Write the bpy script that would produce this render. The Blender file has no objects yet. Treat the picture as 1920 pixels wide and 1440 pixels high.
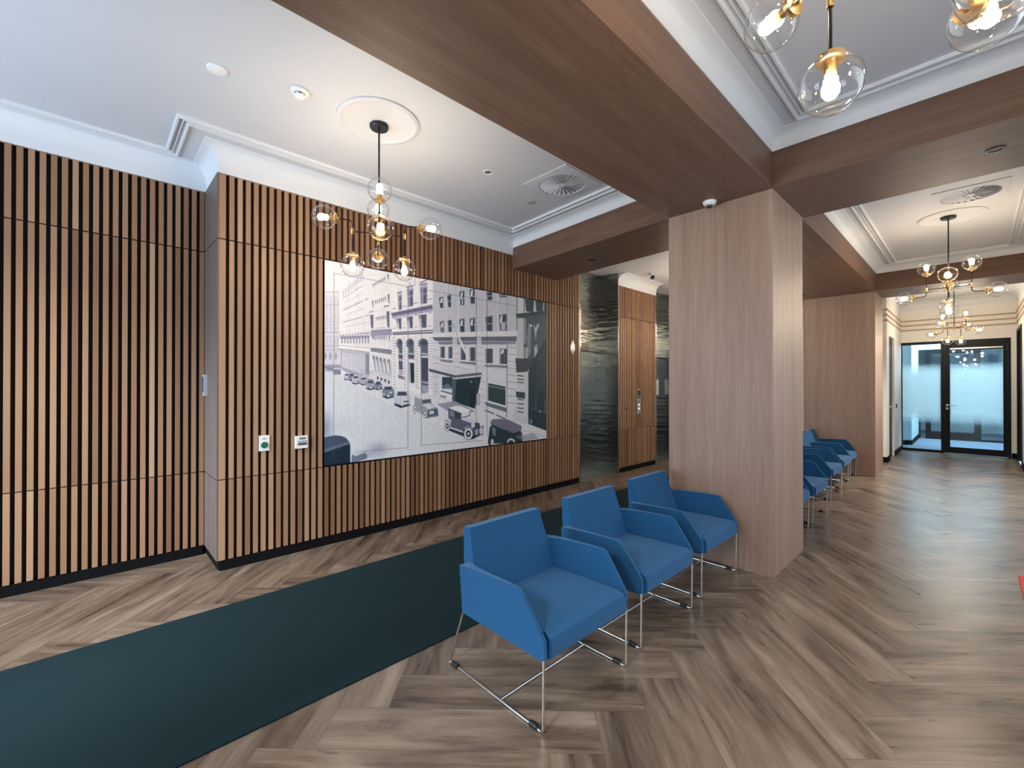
import bpy, bmesh, math, random
import numpy as np
from mathutils import Vector, Matrix, Quaternion
random.seed(11)
C = bpy.context.scene.collection
PI = math.pi

# ------------------------------------------------------------------ camera
cam_d = bpy.data.cameras.new('camera')
cam = bpy.data.objects.new('camera', cam_d); C.objects.link(cam)
cam_d.sensor_fit = 'HORIZONTAL'; cam_d.sensor_width = 36.0
cam_d.lens = 36.0*827.7/1920.0
cam_d.clip_start = 0.02; cam_d.clip_end = 200
cam.location = (0, 0, 1.40)
cam.rotation_euler = (PI/2+0.0040, 0, math.radians(46.3))
bpy.context.scene.camera = cam

# ------------------------------------------------------------------ world
w = bpy.data.worlds.new('daylight'); bpy.context.scene.world = w
w.use_nodes = True
bg = w.node_tree.nodes['Background']
bg.inputs[0].default_value = (0.62, 0.78, 1.0, 1); bg.inputs[1].default_value = 0.3

# ------------------------------------------------------------------ exposure
vs = bpy.context.scene.view_settings
vs.view_transform = 'Standard'; vs.look = 'None'; vs.gamma = 1.0
vs.use_curve_mapping = False; vs.exposure = 2.2

# ------------------------------------------------------------------ daylight through the glazed front, plus added fill lights
def area(name, loc, rot, sx, sy, power, col):
    l = bpy.data.lights.new(name, 'AREA'); l.shape = 'RECTANGLE'
    l.size = sx; l.size_y = sy; l.energy = power; l.color = col
    o = bpy.data.objects.new(name, l); C.objects.link(o)
    o.location = loc; o.rotation_euler = rot
    return o
area('daylight_left', (-2.9, -2.4, 1.2), (math.radians(104), 0, 0), 2.4, 1.8, 44, (0.66, 0.80, 1.0))
area('daylight_left_high', (-3.6, -4.6, 4.4), (math.radians(52), 0, math.radians(-4)), 1.0, .8, 45, (0.80, 0.90, 1.0))
area('daylight_right', (-0.2, -5.6, 5.2), (math.radians(52), 0, 0), 3.0, 2.2, 330, (0.92, 0.96, 1.0))
area('side_fill', (1.5, 3.6, 2.4), (math.radians(55), 0, math.radians(90)), 5.0, 1.2, 12, (1.0, 0.98, 0.96))  # added fill from the right, brightens the aisle floor and column side
area('office_fill', (-0.2, 15.0, 3.0), (0, 0, 0), 2.0, 2.0, 46, (0.78, 0.92, 1.0))  # added cool fill under the office ceiling, has no fitting
BULB = 40.0

# ------------------------------------------------------------------ mesh helpers
def obj(name, bm, mat, parent=None, smooth=None, bevel=0.0, seg=2):
    if bevel > 0:
        bmesh.ops.bevel(bm, geom=[e for e in bm.edges if e.is_manifold and e.calc_face_angle(0) > 0.5],
                        offset=bevel, segments=seg, profile=0.5, affect='EDGES')
    bmesh.ops.recalc_face_normals(bm, faces=bm.faces)
    me = bpy.data.meshes.new(name); bm.to_mesh(me); bm.free()
    o = bpy.data.objects.new(name, me); C.objects.link(o)
    for m in (mat if isinstance(mat, (list, tuple)) else [mat]): me.materials.append(m)
    if smooth is not None:
        me.polygons.foreach_set('use_smooth', [True]*len(me.polygons))
        try: me.set_sharp_from_angle(angle=math.radians(smooth))
        except Exception: pass
    if parent is not None: o.parent = parent
    return o
def tag(o, label=None, cat=None, group=None, kind=None):
    if label: o['label'] = label
    if cat: o['category'] = cat
    if group: o['group'] = group
    if kind: o['kind'] = kind
    return o
def thing(name, label, cat, loc=(0, 0, 0), rz=0, group=None):
    o = bpy.data.objects.new(name, None); C.objects.link(o)
    o.empty_display_size = 0.1
    o.location = loc; o.rotation_euler = (0, 0, rz)
    return tag(o, label, cat, group)
def struct(name, bm, mat, parent=None, **k):
    o = obj(name, bm, mat, parent, **k)
    if parent is None: o['kind'] = 'structure'
    return o
def copy_tree(o, parent=None):
    c = o.copy(); C.objects.link(c)
    c.parent = parent
    for ch in list(o.children): copy_tree(ch, c)
    return c
def NB(): return bmesh.new()
def box(bm, x0, x1, y0, y1, z0, z1, mi=0):
    v = [bm.verts.new(p) for p in ((x0,y0,z0),(x1,y0,z0),(x1,y1,z0),(x0,y1,z0),(x0,y0,z1),(x1,y0,z1),(x1,y1,z1),(x0,y1,z1))]
    out = []
    for f in ((3,2,1,0),(4,5,6,7),(0,1,5,4),(1,2,6,5),(2,3,7,6),(3,0,4,7)):
        fc = bm.faces.new([v[i] for i in f]); fc.material_index = mi; out.append(fc)
    return out
def prism(bm, pts, axis, a, b):
    """extrude a 2D outline along an axis; pts given in the two other axes in cyclic order"""
    def P(p, t):
        if axis == 0: return (t, p[0], p[1])
        if axis == 1: return (p[0], t, p[1])
        return (p[0], p[1], t)
    A = [bm.verts.new(P(p, a)) for p in pts]; B = [bm.verts.new(P(p, b)) for p in pts]
    n = len(pts)
    bm.faces.new(A[::-1]); bm.faces.new(B)
    for i in range(n): bm.faces.new((A[i], A[(i+1) % n], B[(i+1) % n], B[i]))
def lathe(bm, prof, c=(0, 0, 0), axis=(0, 0, 1), n=32, capA=False, capB=False):
    q = Vector((0, 0, 1)).rotation_difference(Vector(axis).normalized()); c = Vector(c)
    rings = []
    for r, z in prof:
        if r < 1e-6: rings.append([bm.verts.new(c+q@Vector((0, 0, z)))])
        else: rings.append([bm.verts.new(c+q@Vector((r*math.cos(2*PI*i/n), r*math.sin(2*PI*i/n), z))) for i in range(n)])
    for A, B in zip(rings, rings[1:]):
        for i in range(n):
            j = (i+1) % n
            if len(A) == 1 and len(B) == 1: continue
            if len(A) == 1: bm.faces.new((A[0], B[i], B[j]))
            elif len(B) == 1: bm.faces.new((A[i], A[j], B[0]))
            else: bm.faces.new((A[i], A[j], B[j], B[i]))
    if capA and len(rings[0]) > 1: bm.faces.new(rings[0][::-1])
    if capB and len(rings[-1]) > 1: bm.faces.new(rings[-1])
def tube(bm, pts, r, n=10, cap=True):
    pts = [Vector(p) for p in pts]; rings = []
    t0 = (pts[1]-pts[0]).normalized()
    u = t0.orthogonal().normalized()
    prev = t0
    for i, p in enumerate(pts):
        if i == 0: t = t0
        elif i == len(pts)-1: t = (pts[-1]-pts[-2]).normalized()
        else: t = ((pts[i+1]-p).normalized()+(p-pts[i-1]).normalized()).normalized()
        u = prev.rotation_difference(t)@u; u = (u-t*u.dot(t)).normalized(); prev = t
        v = t.cross(u)
        rings.append([bm.verts.new(p+r*(math.cos(2*PI*k/n)*u+math.sin(2*PI*k/n)*v)) for k in range(n)])
    for A, B in zip(rings, rings[1:]):
        for k in range(n): bm.faces.new((A[k], A[(k+1) % n], B[(k+1) % n], B[k]))
    if cap: bm.faces.new(rings[0][::-1]); bm.faces.new(rings[-1])
def rounded(pts, r, n=5):
    """polyline with its inner corners rounded"""
    pts = [Vector(p) for p in pts]; out = [pts[0]]
    for a, b, c in zip(pts, pts[1:], pts[2:]):
        d1 = (a-b).normalized(); d2 = (c-b).normalized()
        p1 = b+d1*r; p2 = b+d2*r
        for i in range(n+1):
            t = i/n; out.append((1-t)**2*p1+2*t*(1-t)*b+t*t*p2)
    out.append(pts[-1]); return out
def sweep(bm, path, prof, closed):
    """profile (inset from the line, z) swept with mitres along a path in plan; inset goes to the left of travel"""
    P = [Vector(p) for p in path]; n = len(P); rings = []
    for i in range(n):
        if closed or 0 < i < n-1:
            a = (P[i]-P[i-1]).normalized(); b = (P[(i+1) % n]-P[i]).normalized()
        elif i == 0: a = b = (P[1]-P[0]).normalized()
        else: a = b = (P[-1]-P[-2]).normalized()
        na = Vector((-a.y, a.x)); nb = Vector((-b.y, b.x))
        m = (na+nb); m = m/max(m.dot(na), 1e-6)
        rings.append([bm.verts.new((P[i].x+m.x*d, P[i].y+m.y*d, z)) for d, z in prof])
    k = len(prof)
    for i in range(n if closed else n-1):
        A = rings[i]; B = rings[(i+1) % n]
        for j in range(k): bm.faces.new((A[j], A[(j+1) % k], B[(j+1) % k], B[j]))
    if not closed: bm.faces.new(rings[0][::-1]); bm.faces.new(rings[-1])

# ------------------------------------------------------------------ material helpers
class MT:
    def __init__(s, name):
        s.m = bpy.data.materials.new(name); s.m.use_nodes = True
        s.t = s.m.node_tree; s.n = s.t.nodes; s.b = s.n['Principled BSDF']; s.out = s.n['Material Output']
    def node(s, typ, **k):
        x = s.n.new(typ)
        for a, v in k.items(): setattr(x, a, v)
        return x
    def link(s, a, b): s.t.links.new(a, b)
    def coord(s, scale=(1, 1, 1), kind='Object'):
        tc = s.node('ShaderNodeTexCoord'); mp = s.node('ShaderNodeMapping')
        mp.inputs['Scale'].default_value = scale
        s.link(tc.outputs[kind], mp.inputs['Vector']); return mp.outputs[0]
    def noise(s, vec, scale=5, detail=4, rough=.55, dist=0.0):
        x = s.node('ShaderNodeTexNoise'); x.inputs['Scale'].default_value = scale
        x.inputs['Detail'].default_value = detail; x.inputs['Roughness'].default_value = rough
        x.inputs['Distortion'].default_value = dist
        s.link(vec, x.inputs['Vector']); return x.outputs['Fac']
    def ramp(s, fac, stops):
        x = s.node('ShaderNodeValToRGB'); e = x.color_ramp.elements
        while len(e) < len(stops): e.new(0.5)
        for i, (p, c) in enumerate(stops): e[i].position = p; e[i].color = (*c, 1)
        s.link(fac, x.inputs[0]); return x.outputs[0]
    def mix(s, fac, a, b, mode='MIX'):
        x = s.node('ShaderNodeMix', data_type='RGBA', blend_type=mode)
        for i, v in ((0, fac), (6, a), (7, b)):
            if hasattr(v, 'default_value') or hasattr(v, 'is_linked'): s.link(v, x.inputs[i])
            else: x.inputs[i].default_value = v if i == 0 else (*v, 1)
        return x.outputs[2]
    def math(s, op, a, b=None):
        x = s.node('ShaderNodeMath', operation=op)
        for i, v in enumerate((a, b)):
            if v is None: continue
            if hasattr(v, 'is_linked'): s.link(v, x.inputs[i])
            else: x.inputs[i].default_value = v
        return x.outputs[0]
    def attr(s, name):
        x = s.node('ShaderNodeAttribute'); x.attribute_name = name; return x.outputs
    def bump(s, h, strength=.2, dist=.01):
        x = s.node('ShaderNodeBump'); x.inputs['Strength'].default_value = strength
        x.inputs['Distance'].default_value = dist
        s.link(h, x.inputs['Height']); s.link(x.outputs[0], s.b.inputs['Normal'])
    def set(s, **k):
        for a, v in k.items():
            i = s.b.inputs[a.replace('_', ' ')]
            if hasattr(v, 'is_linked'): s.link(v, i)
            else: i.default_value = (*v, 1) if isinstance(v, tuple) and len(v) == 3 else v
        return s
def flat(name, col, rough=.5, metal=0.0, spec=.5, nscale=60, namt=.06):
    m = MT(name); f = m.noise(m.coord(), nscale, 3)
    c = m.mix(f, tuple(x*(1-namt) for x in col), tuple(min(1, x*(1+namt)) for x in col))
    m.set(Base_Color=c, Roughness=rough, Metallic=metal, Specular_IOR_Level=spec)
    return m.m
def wood(name, dark, mid, light, along, rough=.5, streak=1.0, spec=.4):
    """laminate with grain running along the given axis ('X','Y','Z')"""
    s = [26, 26, 26]; s['XYZ'.index(along)] = 1.1
    s2 = [5, 5, 5]; s2['XYZ'.index(along)] = 0.18
    m = MT(name)
    fine = m.noise(m.coord(tuple(s)), 3.0, 5, .6, .3)
    broad = m.noise(m.coord(tuple(s2)), 2.2, 3, .5, .2)
    f = m.math('ADD', m.math('MULTIPLY', fine, .45), m.math('MULTIPLY', broad, .55))
    c = m.ramp(f, [(.30, dark), (.50, mid), (.70, light)])
    m.set(Base_Color=c, Roughness=rough, Specular_IOR_Level=spec)
    return m.m
def slat_mat():
    m = MT('oak_slats'); a = m.attr('var')
    fine = m.noise(m.coord((40, 40, 2.0)), 4, 5, .6)
    c = m.ramp(a['Fac'], [(0.0, (.11, .044, .023)), (.25, (.20, .093, .048)), (.5, (.32, .170, .092)), (.75, (.41, .238, .135)), (1.0, (.48, .305, .18))])
    c2 = m.mix(m.math('MULTIPLY', fine, .40), c, (.22, .12, .07), 'MIX')
    m.set(Base_Color=c2, Roughness=.48, Specular_IOR_Level=.35); return m.m
def floor_mat():
    m = MT('herringbone_oak'); a = m.attr('var')
    uv = m.node('ShaderNodeUVMap'); uv.uv_map = 'UVMap'
    mp = m.node('ShaderNodeMapping'); mp.inputs['Scale'].default_value = (1.0, 9, 1); m.link(uv.outputs[0], mp.inputs[0])
    mp2 = m.node('ShaderNodeMapping'); mp2.inputs['Scale'].default_value = (1.0, 4.2, 1); m.link(uv.outputs[0], mp2.inputs[0])
    mp3 = m.node('ShaderNodeMapping'); mp3.inputs['Scale'].default_value = (2.6, 7.0, 1); m.link(uv.outputs[0], mp3.inputs[0])
    f1 = m.noise(mp.outputs[0], 2.2, 6, .62, .6)
    f2 = m.noise(mp2.outputs[0], 1.5, 3, .5, .8)
    f = m.math('ADD', m.math('MULTIPLY', f1, .5), m.math('MULTIPLY', f2, .5))
    f = m.math('ADD', f, m.math('MULTIPLY', m.math('SUBTRACT', a['Fac'], .5), .10))
    c = m.ramp(f, [(.34, (.052, .034, .024)), (.44, (.122, .083, .058)), (.55, (.195, .139, .100)), (.70, (.315, .235, .172))])
    knot = m.noise(mp3.outputs[0], 1.6, 2, .5, .4)
    k = m.ramp(knot, [(.70, (0, 0, 0)), (.80, (1, 1, 1))])
    c = m.mix(k, c, (.05, .035, .028))
    m.set(Base_Color=c, Roughness=m.math('ADD', m.math('MULTIPLY', f1, .20), .20), Specular_IOR_Level=.5)
    m.bump(f1, .06, .004); return m.m
def glass_mat(name, tint=(1, 1, 1), ior=1.45):
    m = MT(name); n = m.n
    lw = m.node('ShaderNodeLayerWeight'); lw.inputs[0].default_value = .5
    fac = m.math('ADD', m.math('MULTIPLY', m.math('POWER', lw.outputs['Facing'], 3.0), .95), .045*ior/1.45)
    tr = m.node('ShaderNodeBsdfTransparent'); tr.inputs[0].default_value = (*tint, 1)
    gl = m.node('ShaderNodeBsdfGlossy'); gl.inputs['Roughness'].default_value = 0.01
    mx = m.node('ShaderNodeMixShader')
    m.link(fac, mx.inputs[0]); m.link(tr.outputs[0], mx.inputs[1]); m.link(gl.outputs[0], mx.inputs[2])
    m.link(mx.outputs[0], m.out.inputs[0]); return m.m
def frosted_mat():
    """clear glass with a printed frosted band that fades out at its top and bottom edge"""
    m = MT('banded_frosted_glass')
    tc = m.node('ShaderNodeTexCoord'); sp = m.node('ShaderNodeSeparateXYZ'); m.link(tc.outputs['Object'], sp.inputs[0])
    band = m.ramp(m.math('DIVIDE', sp.outputs[2], 2.4), [(.25, (0, 0, 0)), (.37, (1, 1, 1)), (.67, (1, 1, 1)), (.78, (0, 0, 0))])
    lw = m.node('ShaderNodeLayerWeight'); lw.inputs[0].default_value = .5
    fac = m.math('ADD', m.math('MULTIPLY', m.math('POWER', lw.outputs['Facing'], 4.0), .80), .05)
    tr = m.node('ShaderNodeBsdfTransparent'); tr.inputs[0].default_value = (.80, .93, .96, 1)
    gl = m.node('ShaderNodeBsdfGlossy'); gl.inputs['Roughness'].default_value = 0.02
    tl = m.node('ShaderNodeBsdfTranslucent'); tl.inputs[0].default_value = (.68, .82, .86, 1)
    df = m.node('ShaderNodeBsdfDiffuse'); df.inputs[0].default_value = (.50, .68, .74, 1)
    m1 = m.node('ShaderNodeMixShader'); m1.inputs[0].default_value = .35
    m.link(tl.outputs[0], m1.inputs[1]); m.link(df.outputs[0], m1.inputs[2])
    m2 = m.node('ShaderNodeMixShader'); m.link(m.math('MULTIPLY', band, .82), m2.inputs[0])
    m.link(tr.outputs[0], m2.inputs[1]); m.link(m1.outputs[0], m2.inputs[2])
    m3 = m.node('ShaderNodeMixShader'); m.link(fac, m3.inputs[0])
    m.link(m2.outputs[0], m3.inputs[1]); m.link(gl.outputs[0], m3.inputs[2])
    m.link(m3.outputs[0], m.out.inputs[0]); return m.m
def bulb_mat():
    m = MT('glowing_bulb')
    em = m.node('ShaderNodeEmission'); em.inputs[0].default_value = (1.0, .83, .62, 1); em.inputs[1].default_value = BULB
    m.link(em.outputs[0], m.out.inputs[0]); return m.m
def emit(name, col, s):
    m = MT(name); em = m.node('ShaderNodeEmission'); em.inputs[0].default_value = (*col, 1); em.inputs[1].default_value = s
    m.link(em.outputs[0], m.out.inputs[0]); return m.m
def steel_mat():
    m = MT('brushed_stainless')
    v = m.coord((3.0, 3.0, 14)); wv = m.noise(v, 1.2, 2, .4)
    m.set(Base_Color=(.38, .40, .385), Metallic=1.0, Roughness=.15)
    m.b.inputs['Anisotropic'].default_value = .70
    tg = m.node('ShaderNodeTangent'); tg.direction_type = 'RADIAL'; tg.axis = 'Z'
    m.link(tg.outputs[0], m.b.inputs['Tangent'])
    m.bump(wv, .5, .012); return m.m
def carpet_mat(name, col, scale=900):
    m = MT(name); f = m.noise(m.coord(), scale, 2, .7); g = m.noise(m.coord(), 6, 3)
    c = m.mix(f, tuple(x*.65 for x in col), tuple(x*1.35 for x in col))
    m.set(Base_Color=c, Roughness=.92, Specular_IOR_Level=.25); m.bump(f, .25, .003); return m.m
def fabric_mat():
    m = MT('blue_upholstery'); f = m.noise(m.coord(), 700, 2, .7)
    c = m.mix(f, (.003, .060, .158), (.008, .088, .208))
    m.set(Base_Color=c, Roughness=.85, Specular_IOR_Level=.3)
    m.b.inputs['Sheen Weight'].default_value = .25; m.b.inputs['Sheen Tint'].default_value = (.5, .7, 1, 1)
    m.bump(f, .12, .001); return m.m
def plaster_mat(name, col):
    m = MT(name); f = m.noise(m.coord(), 3, 3)
    c = m.mix(f, tuple(x*.97 for x in col), col)
    m.set(Base_Color=c, Roughness=.55, Specular_IOR_Level=.3); return m.m

M = dict(
    ceil=plaster_mat('white_ceiling_paint', (.60, .605, .625)), cream=plaster_mat('warm_white_wall_paint', (.80, .78, .74)),
    trim=plaster_mat('white_trim_paint', (.72, .74, .76)), slat=slat_mat(), black=flat('black_lacquer', (.003, .003, .004), .75, 0.0, .15),
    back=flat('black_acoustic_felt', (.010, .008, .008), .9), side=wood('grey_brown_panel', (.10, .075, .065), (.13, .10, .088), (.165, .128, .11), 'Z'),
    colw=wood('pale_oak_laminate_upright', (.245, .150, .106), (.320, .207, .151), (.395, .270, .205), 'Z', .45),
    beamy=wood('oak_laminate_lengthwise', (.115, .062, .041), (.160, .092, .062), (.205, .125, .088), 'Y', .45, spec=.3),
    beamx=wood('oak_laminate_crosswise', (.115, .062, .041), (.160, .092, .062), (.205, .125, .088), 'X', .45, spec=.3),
    floor=floor_mat(), carpet=carpet_mat('dark_teal_carpet', (.0035, .0185, .0225)), office=carpet_mat('blue_grey_carpet', (.16, .20, .27), 300),
    steel=steel_mat(), fabric=fabric_mat(), chrome=flat('polished_chrome', (.80, .80, .80), .10, 1.0),
    rubber=flat('black_rubber', (.008, .008, .009), .5), brass=flat('aged_brass', (.62, .40, .17), .28, 1.0),
    darkmetal=flat('dark_bronze_metal', (.028, .022, .019), .35, .8), rod=flat('black_painted_rod', (.006, .009, .012), .4),
    globe=glass_mat('clear_globe_glass', (.985, .98, .97), 1.38), bulb=bulb_mat(), filament=emit('filament_glow', (1, .7, .35), 40),
    pane=glass_mat('clear_window_glass', (.97, .99, .99)), frosted=frosted_mat(), frame=flat('black_door_frame', (.003, .006, .008), .45, 0.0, .25),
    white=flat('white_plastic', (.80, .80, .78), .4), green=flat('green_button', (.006, .11, .07), .3), grey=flat('grey_plastic', (.35, .36, .37), .4),
    dark=flat('dark_plastic', (.02, .02, .025), .35), panel=flat('satin_steel_plate', (.55, .56, .57), .32, 1.0), gold=flat('gold_beige_moulding', (.50, .36, .24), .5),
    void=flat('dark_duct', (.012, .013, .015), .9), screen=flat('blue_screen', (.02, .08, .20), .15), red=flat('red_mat_fabric', (.75, .06, .045), .8), paper=flat('white_paper', (.8, .8, .8), .7),
    led=emit('white_indicator', (1, 1, 1), .8), bluewall=plaster_mat('pale_blue_wall', (.66, .80, .88)),
)

# =================================================================== the setting
WX, RX, CY = -3.93, -4.42, 0.70          # slatted wall, its recess, the jog between them
SOF, BT, CE = 2.84, 3.10, 3.20           # beam soffit, wood top of the beams, ceiling
RW = 0.57                                # right wall
# ---- floor: herringbone planks, one mesh
def herringbone():
    bm = NB(); uvl = bm.loops.layers.uv.new('UVMap'); var = bm.faces.layers.float.new('var')
    W, n = 0.2222, 5
    eu = Vector((1, 1, 0))/math.sqrt(2); ev = Vector((-1, 1, 0))/math.sqrt(2); o = Vector((-0.19, 0, 0))
    rnd = random.Random(5)
    for i in range(-24, 66):
        for j in range(-24, 72):
            m = (i-j) % (2*n)
            if m == 0: a, b, du, dv = i, j, n, 1
            elif m == 2*n-1: a, b, du, dv = i, j, 1, n
            else: continue
            if m == 2*n-1 and False: continue
            p0 = o+eu*(a*W)+ev*(b*W)
            c = p0+eu*(du*W/2)+ev*(dv*W/2)
            if not (-5.6 < c.x < 1.4 and -2.6 < c.y < 13.8): continue
            g = 0.0004
            P = [p0+eu*g+ev*g, p0+eu*(du*W-g)+ev*g, p0+eu*(du*W-g)+ev*(dv*W-g), p0+eu*g+ev*(dv*W-g)]
            f = bm.faces.new([bm.verts.new(p) for p in P]); f[var] = rnd.random()
            ox, oy = rnd.uniform(0, 60), rnd.uniform(0, 60)
            L = [(0, 0), (du*W, 0), (du*W, dv*W), (0, dv*W)]
            for lp, (x, y) in zip(f.loops, L):
                lp[uvl].uv = (ox+x, oy+y) if du > dv else (ox+y, oy+x)
    for co, no in (((-4.60, 0, 0), (1, 0, 0)), ((RW, 0, 0), (-1, 0, 0)), ((0, -1.6, 0), (0, 1, 0)), ((0, 12.95, 0), (0, -1, 0))):
        bmesh.ops.bisect_plane(bm, geom=bm.verts[:]+bm.edges[:]+bm.faces[:], plane_co=co, plane_no=no, clear_inner=True)
    return bm
fl = struct('floor', herringbone(), M['floor'])
bm = NB(); box(bm, -4.6, RW, -1.6, 12.95, -0.06, -0.0015); obj('subfloor', bm, M['black'], fl)
bm = NB(); box(bm, -3.2, 1.6, 12.95, 19.0, -0.06, 0.0); tag(struct('floor', bm, M['office']))
# ---- ceiling
bm = NB(); box(bm, -4.75, RW+.12, -1.75, 13.0, CE, CE+.12); struct('ceiling', bm, M['ceil'])
bm = NB(); box(bm, -3.2, 1.6, 13.0, 19.0, 3.05, 3.2); struct('ceiling', bm, M['ceil'])
# ---- walls
bm = NB()
box(bm, -4.75, RX-.035, -1.6, CY, 0, CE)
box(bm, -4.75, WX-.035, CY+.006, 5.12, 0, CE)
box(bm, -4.75, WX-.035, 6.11, 7.32, 0, CE)
box(bm, -4.75, -4.40, 5.12, 6.11, 0, CE); box(bm, -4.75, -4.40, 7.32, 8.31, 0, CE)
box(bm, -4.75, WX-.005, 8.31, 10.5, 0, CE)
wall_left = struct('wall_left', bm, M['back'])
bm = NB(); box(bm, RW, RW+.12, -1.6, .9, 0, CE); box(bm, RW, RW+.12, 6.3, 11.55, 0, CE); box(bm, RW, RW+.12, .9, 6.3, 2.70, CE); box(bm, RW, RW+.12, .9, 6.3, 0, .15); box(bm, RW, RW+.12, 12.62, 13.0, 0, CE); box(bm, RW, RW+.12, 11.55, 12.62, 2.42, CE)
struct('wall_right', bm, M['cream'])
bm = NB(); box(bm, -1.28, -1.10, 10.5, 10.85, 0, CE); box(bm, -1.28, -1.10, 11.62, 12.85, 0, CE); box(bm, -1.28, -1.10, 10.85, 11.62, 2.34, CE)
box(bm, -4.75, -1.28, 10.5, 10.62, 0, CE)
struct('wall_corridor', bm, M['cream'])
bm = NB(); box(bm, -1.28, -1.115, 12.85, 12.95, 0, CE); box(bm, .497, RW, 12.85, 12.95, 0, CE); box(bm, -1.115, .497, 12.85, 12.95, 2.335, CE)
struct('wall_far', bm, M['cream'])
bm = NB()
for a, b in ((-4.75, -4.25), (-1.9, -.95), (.5, RW+.12)): box(bm, a, b, -1.75, -1.6, 0, CE)
box(bm, -4.25, -1.9, -1.75, -1.6, 2.9, CE); box(bm, -.95, .5, -1.75, -1.6, 2.9, CE)
struct('wall_back', bm, M['cream'])
bm = NB()
box(bm, -3.3, -3.2, 12.95, 19.0, 0, 3.2); box(bm, 1.6, 1.7, 12.95, 19, 0, 3.2); box(bm, -3.3, 1.7, 19.0, 19.1, 0, 3.2)
box(bm, -1.55, -1.02, 14.05, 14.35, 0, 3.05); box(bm, -1.35, -1.03, 14.35, 16.1, 0, 3.05)
struct('wall_office', bm, M['bluewall'])
bm = NB(); box(bm, -1.55, -1.01, 14.035, 14.05, 0, .11); box(bm, -1.03, -1.015, 14.05, 16.05, 0, .11); struct('baseboard_office', bm, M['black'])
# ---- glazed front behind the camera, and an added side window
def glazed(name, x0, x1, splits):
    bm = NB()
    box(bm, x0, x1, -1.72, -1.64, 0, .12); box(bm, x0, x1, -1.72, -1.64, 2.78, 2.9)
    for x in splits: box(bm, x-.045, x+.045, -1.72, -1.64, .12, 2.78)
    box(bm, x0, x1, -1.71, -1.65, 1.0, 1.09)
    o = struct(name, bm, M['frame'])
    bm = NB(); box(bm, x0+.02, x1-.02, -1.685, -1.679, .1, 2.8); obj('pane', bm, M['pane'], o)
def glazed_side(name, y0, y1, splits):
    bm = NB()
    box(bm, RW+.03, RW+.09, y0, y1, .15, .22); box(bm, RW+.03, RW+.09, y0, y1, 2.63, 2.70)
    for y in splits: box(bm, RW+.03, RW+.09, y-.03, y+.03, .22, 2.63)
    o = struct(name, bm, M['frame'])
    bm = NB(); box(bm, RW+.057, RW+.063, y0+.02, y1-.02, .2, 2.65); obj('pane', bm, M['pane'], o)
glazed_side('added_window', .9, 6.3, (.93, 2.7, 4.5, 6.27))  # unseen side window, added as an opening for the side fill light
glazed('window_1', -4.25, -1.9, (-4.205, -3.45, -2.7, -1.945)); glazed('window_2', -.95, .5, (-.905, -.22, .455))
# ---- slatted oak cladding
PITCH = .0537
def slats(y0, y1, z0, z1, x, tone, seed, wide_first=False):
    bm = NB(); var = bm.faces.layers.float.new('var'); r = random.Random(seed)
    n = max(1, round((y1-y0)/PITCH)); p = (y1-y0)/n
    for i in range(n):
        a = y0+i*p+(0 if (i == 0 and wide_first) else p*.21); b = y0+(i+1)*p-p*.21
        v = min(1, max(0, r.gauss(tone, .13)))
        for f in box(bm, x-.034, x, a, b, z0, z1): f[var] = v
    return bm
def clad(y0, y1, x, tiers, tones, seed, wf=False):
    for k, ((a, b), t) in enumerate(zip(tiers, tones)):
        obj('slat_panel', slats(y0, y1, a, b, x, t, seed+k, wf), M['slat'], wall_left)
T3 = ((.080, .684), (.692, 2.508), (2.518, 3.012))
clad(-1.6, CY-.005, RX, T3, (.50, .50, .50), 10)
clad(CY, 1.478, WX, T3, (.62, .66, .60), 20, True)
clad(1.478, 4.385, WX, (T3[0], T3[2]), (.36, .34), 30)
clad(4.385, 5.105, WX, T3, (.45, .58, .45), 40)
clad(6.125, 7.305, WX, T3, (.55, .58, .48), 50)
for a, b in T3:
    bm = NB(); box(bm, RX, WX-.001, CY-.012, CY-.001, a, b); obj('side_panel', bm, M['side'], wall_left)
bm = NB(); box(bm, -4.4, WX-.004, 5.105, 5.119, 0, CE); box(bm, WX-.04, WX+.002, 6.111, 6.124, 0, CE); box(bm, WX-.04, WX+.002, 7.307, 7.319, 0, CE)
obj('edge_trim', bm, M['panel'], wall_left)
bm = NB()
box(bm, RX-.034, RX-.006, -1.6, CY-.02, 0, .078); box(bm, WX-.034, WX-.004, CY+.012, 5.10, 0, .078); box(bm, WX-.034, WX-.004, 6.125, 7.30, 0, .078)
box(bm, RX, WX-.034, CY+.004, CY+.012, 0, .078)
struct('baseboard_left', bm, M['black'])
bm = NB()
box(bm, -1.10, -1.085, 11.62, 12.85, 0, .10); box(bm, -1.10, -1.085, 10.49, 10.85, 0, .10); box(bm, -4.0, -1.085, 10.485, 10.5, 0, .10)
struct('baseboard_corridor', bm, M['black'])
bm = NB(); box(bm, RW-.015, RW, 4.5, 11.5, 0, .10); box(bm, .50, RW, 12.835, 12.85, 0, .10); box(bm, RW-.015, RW, 12.66, 12.85, 0, .10)
struct('baseboard_right', bm, M['black'])
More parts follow.
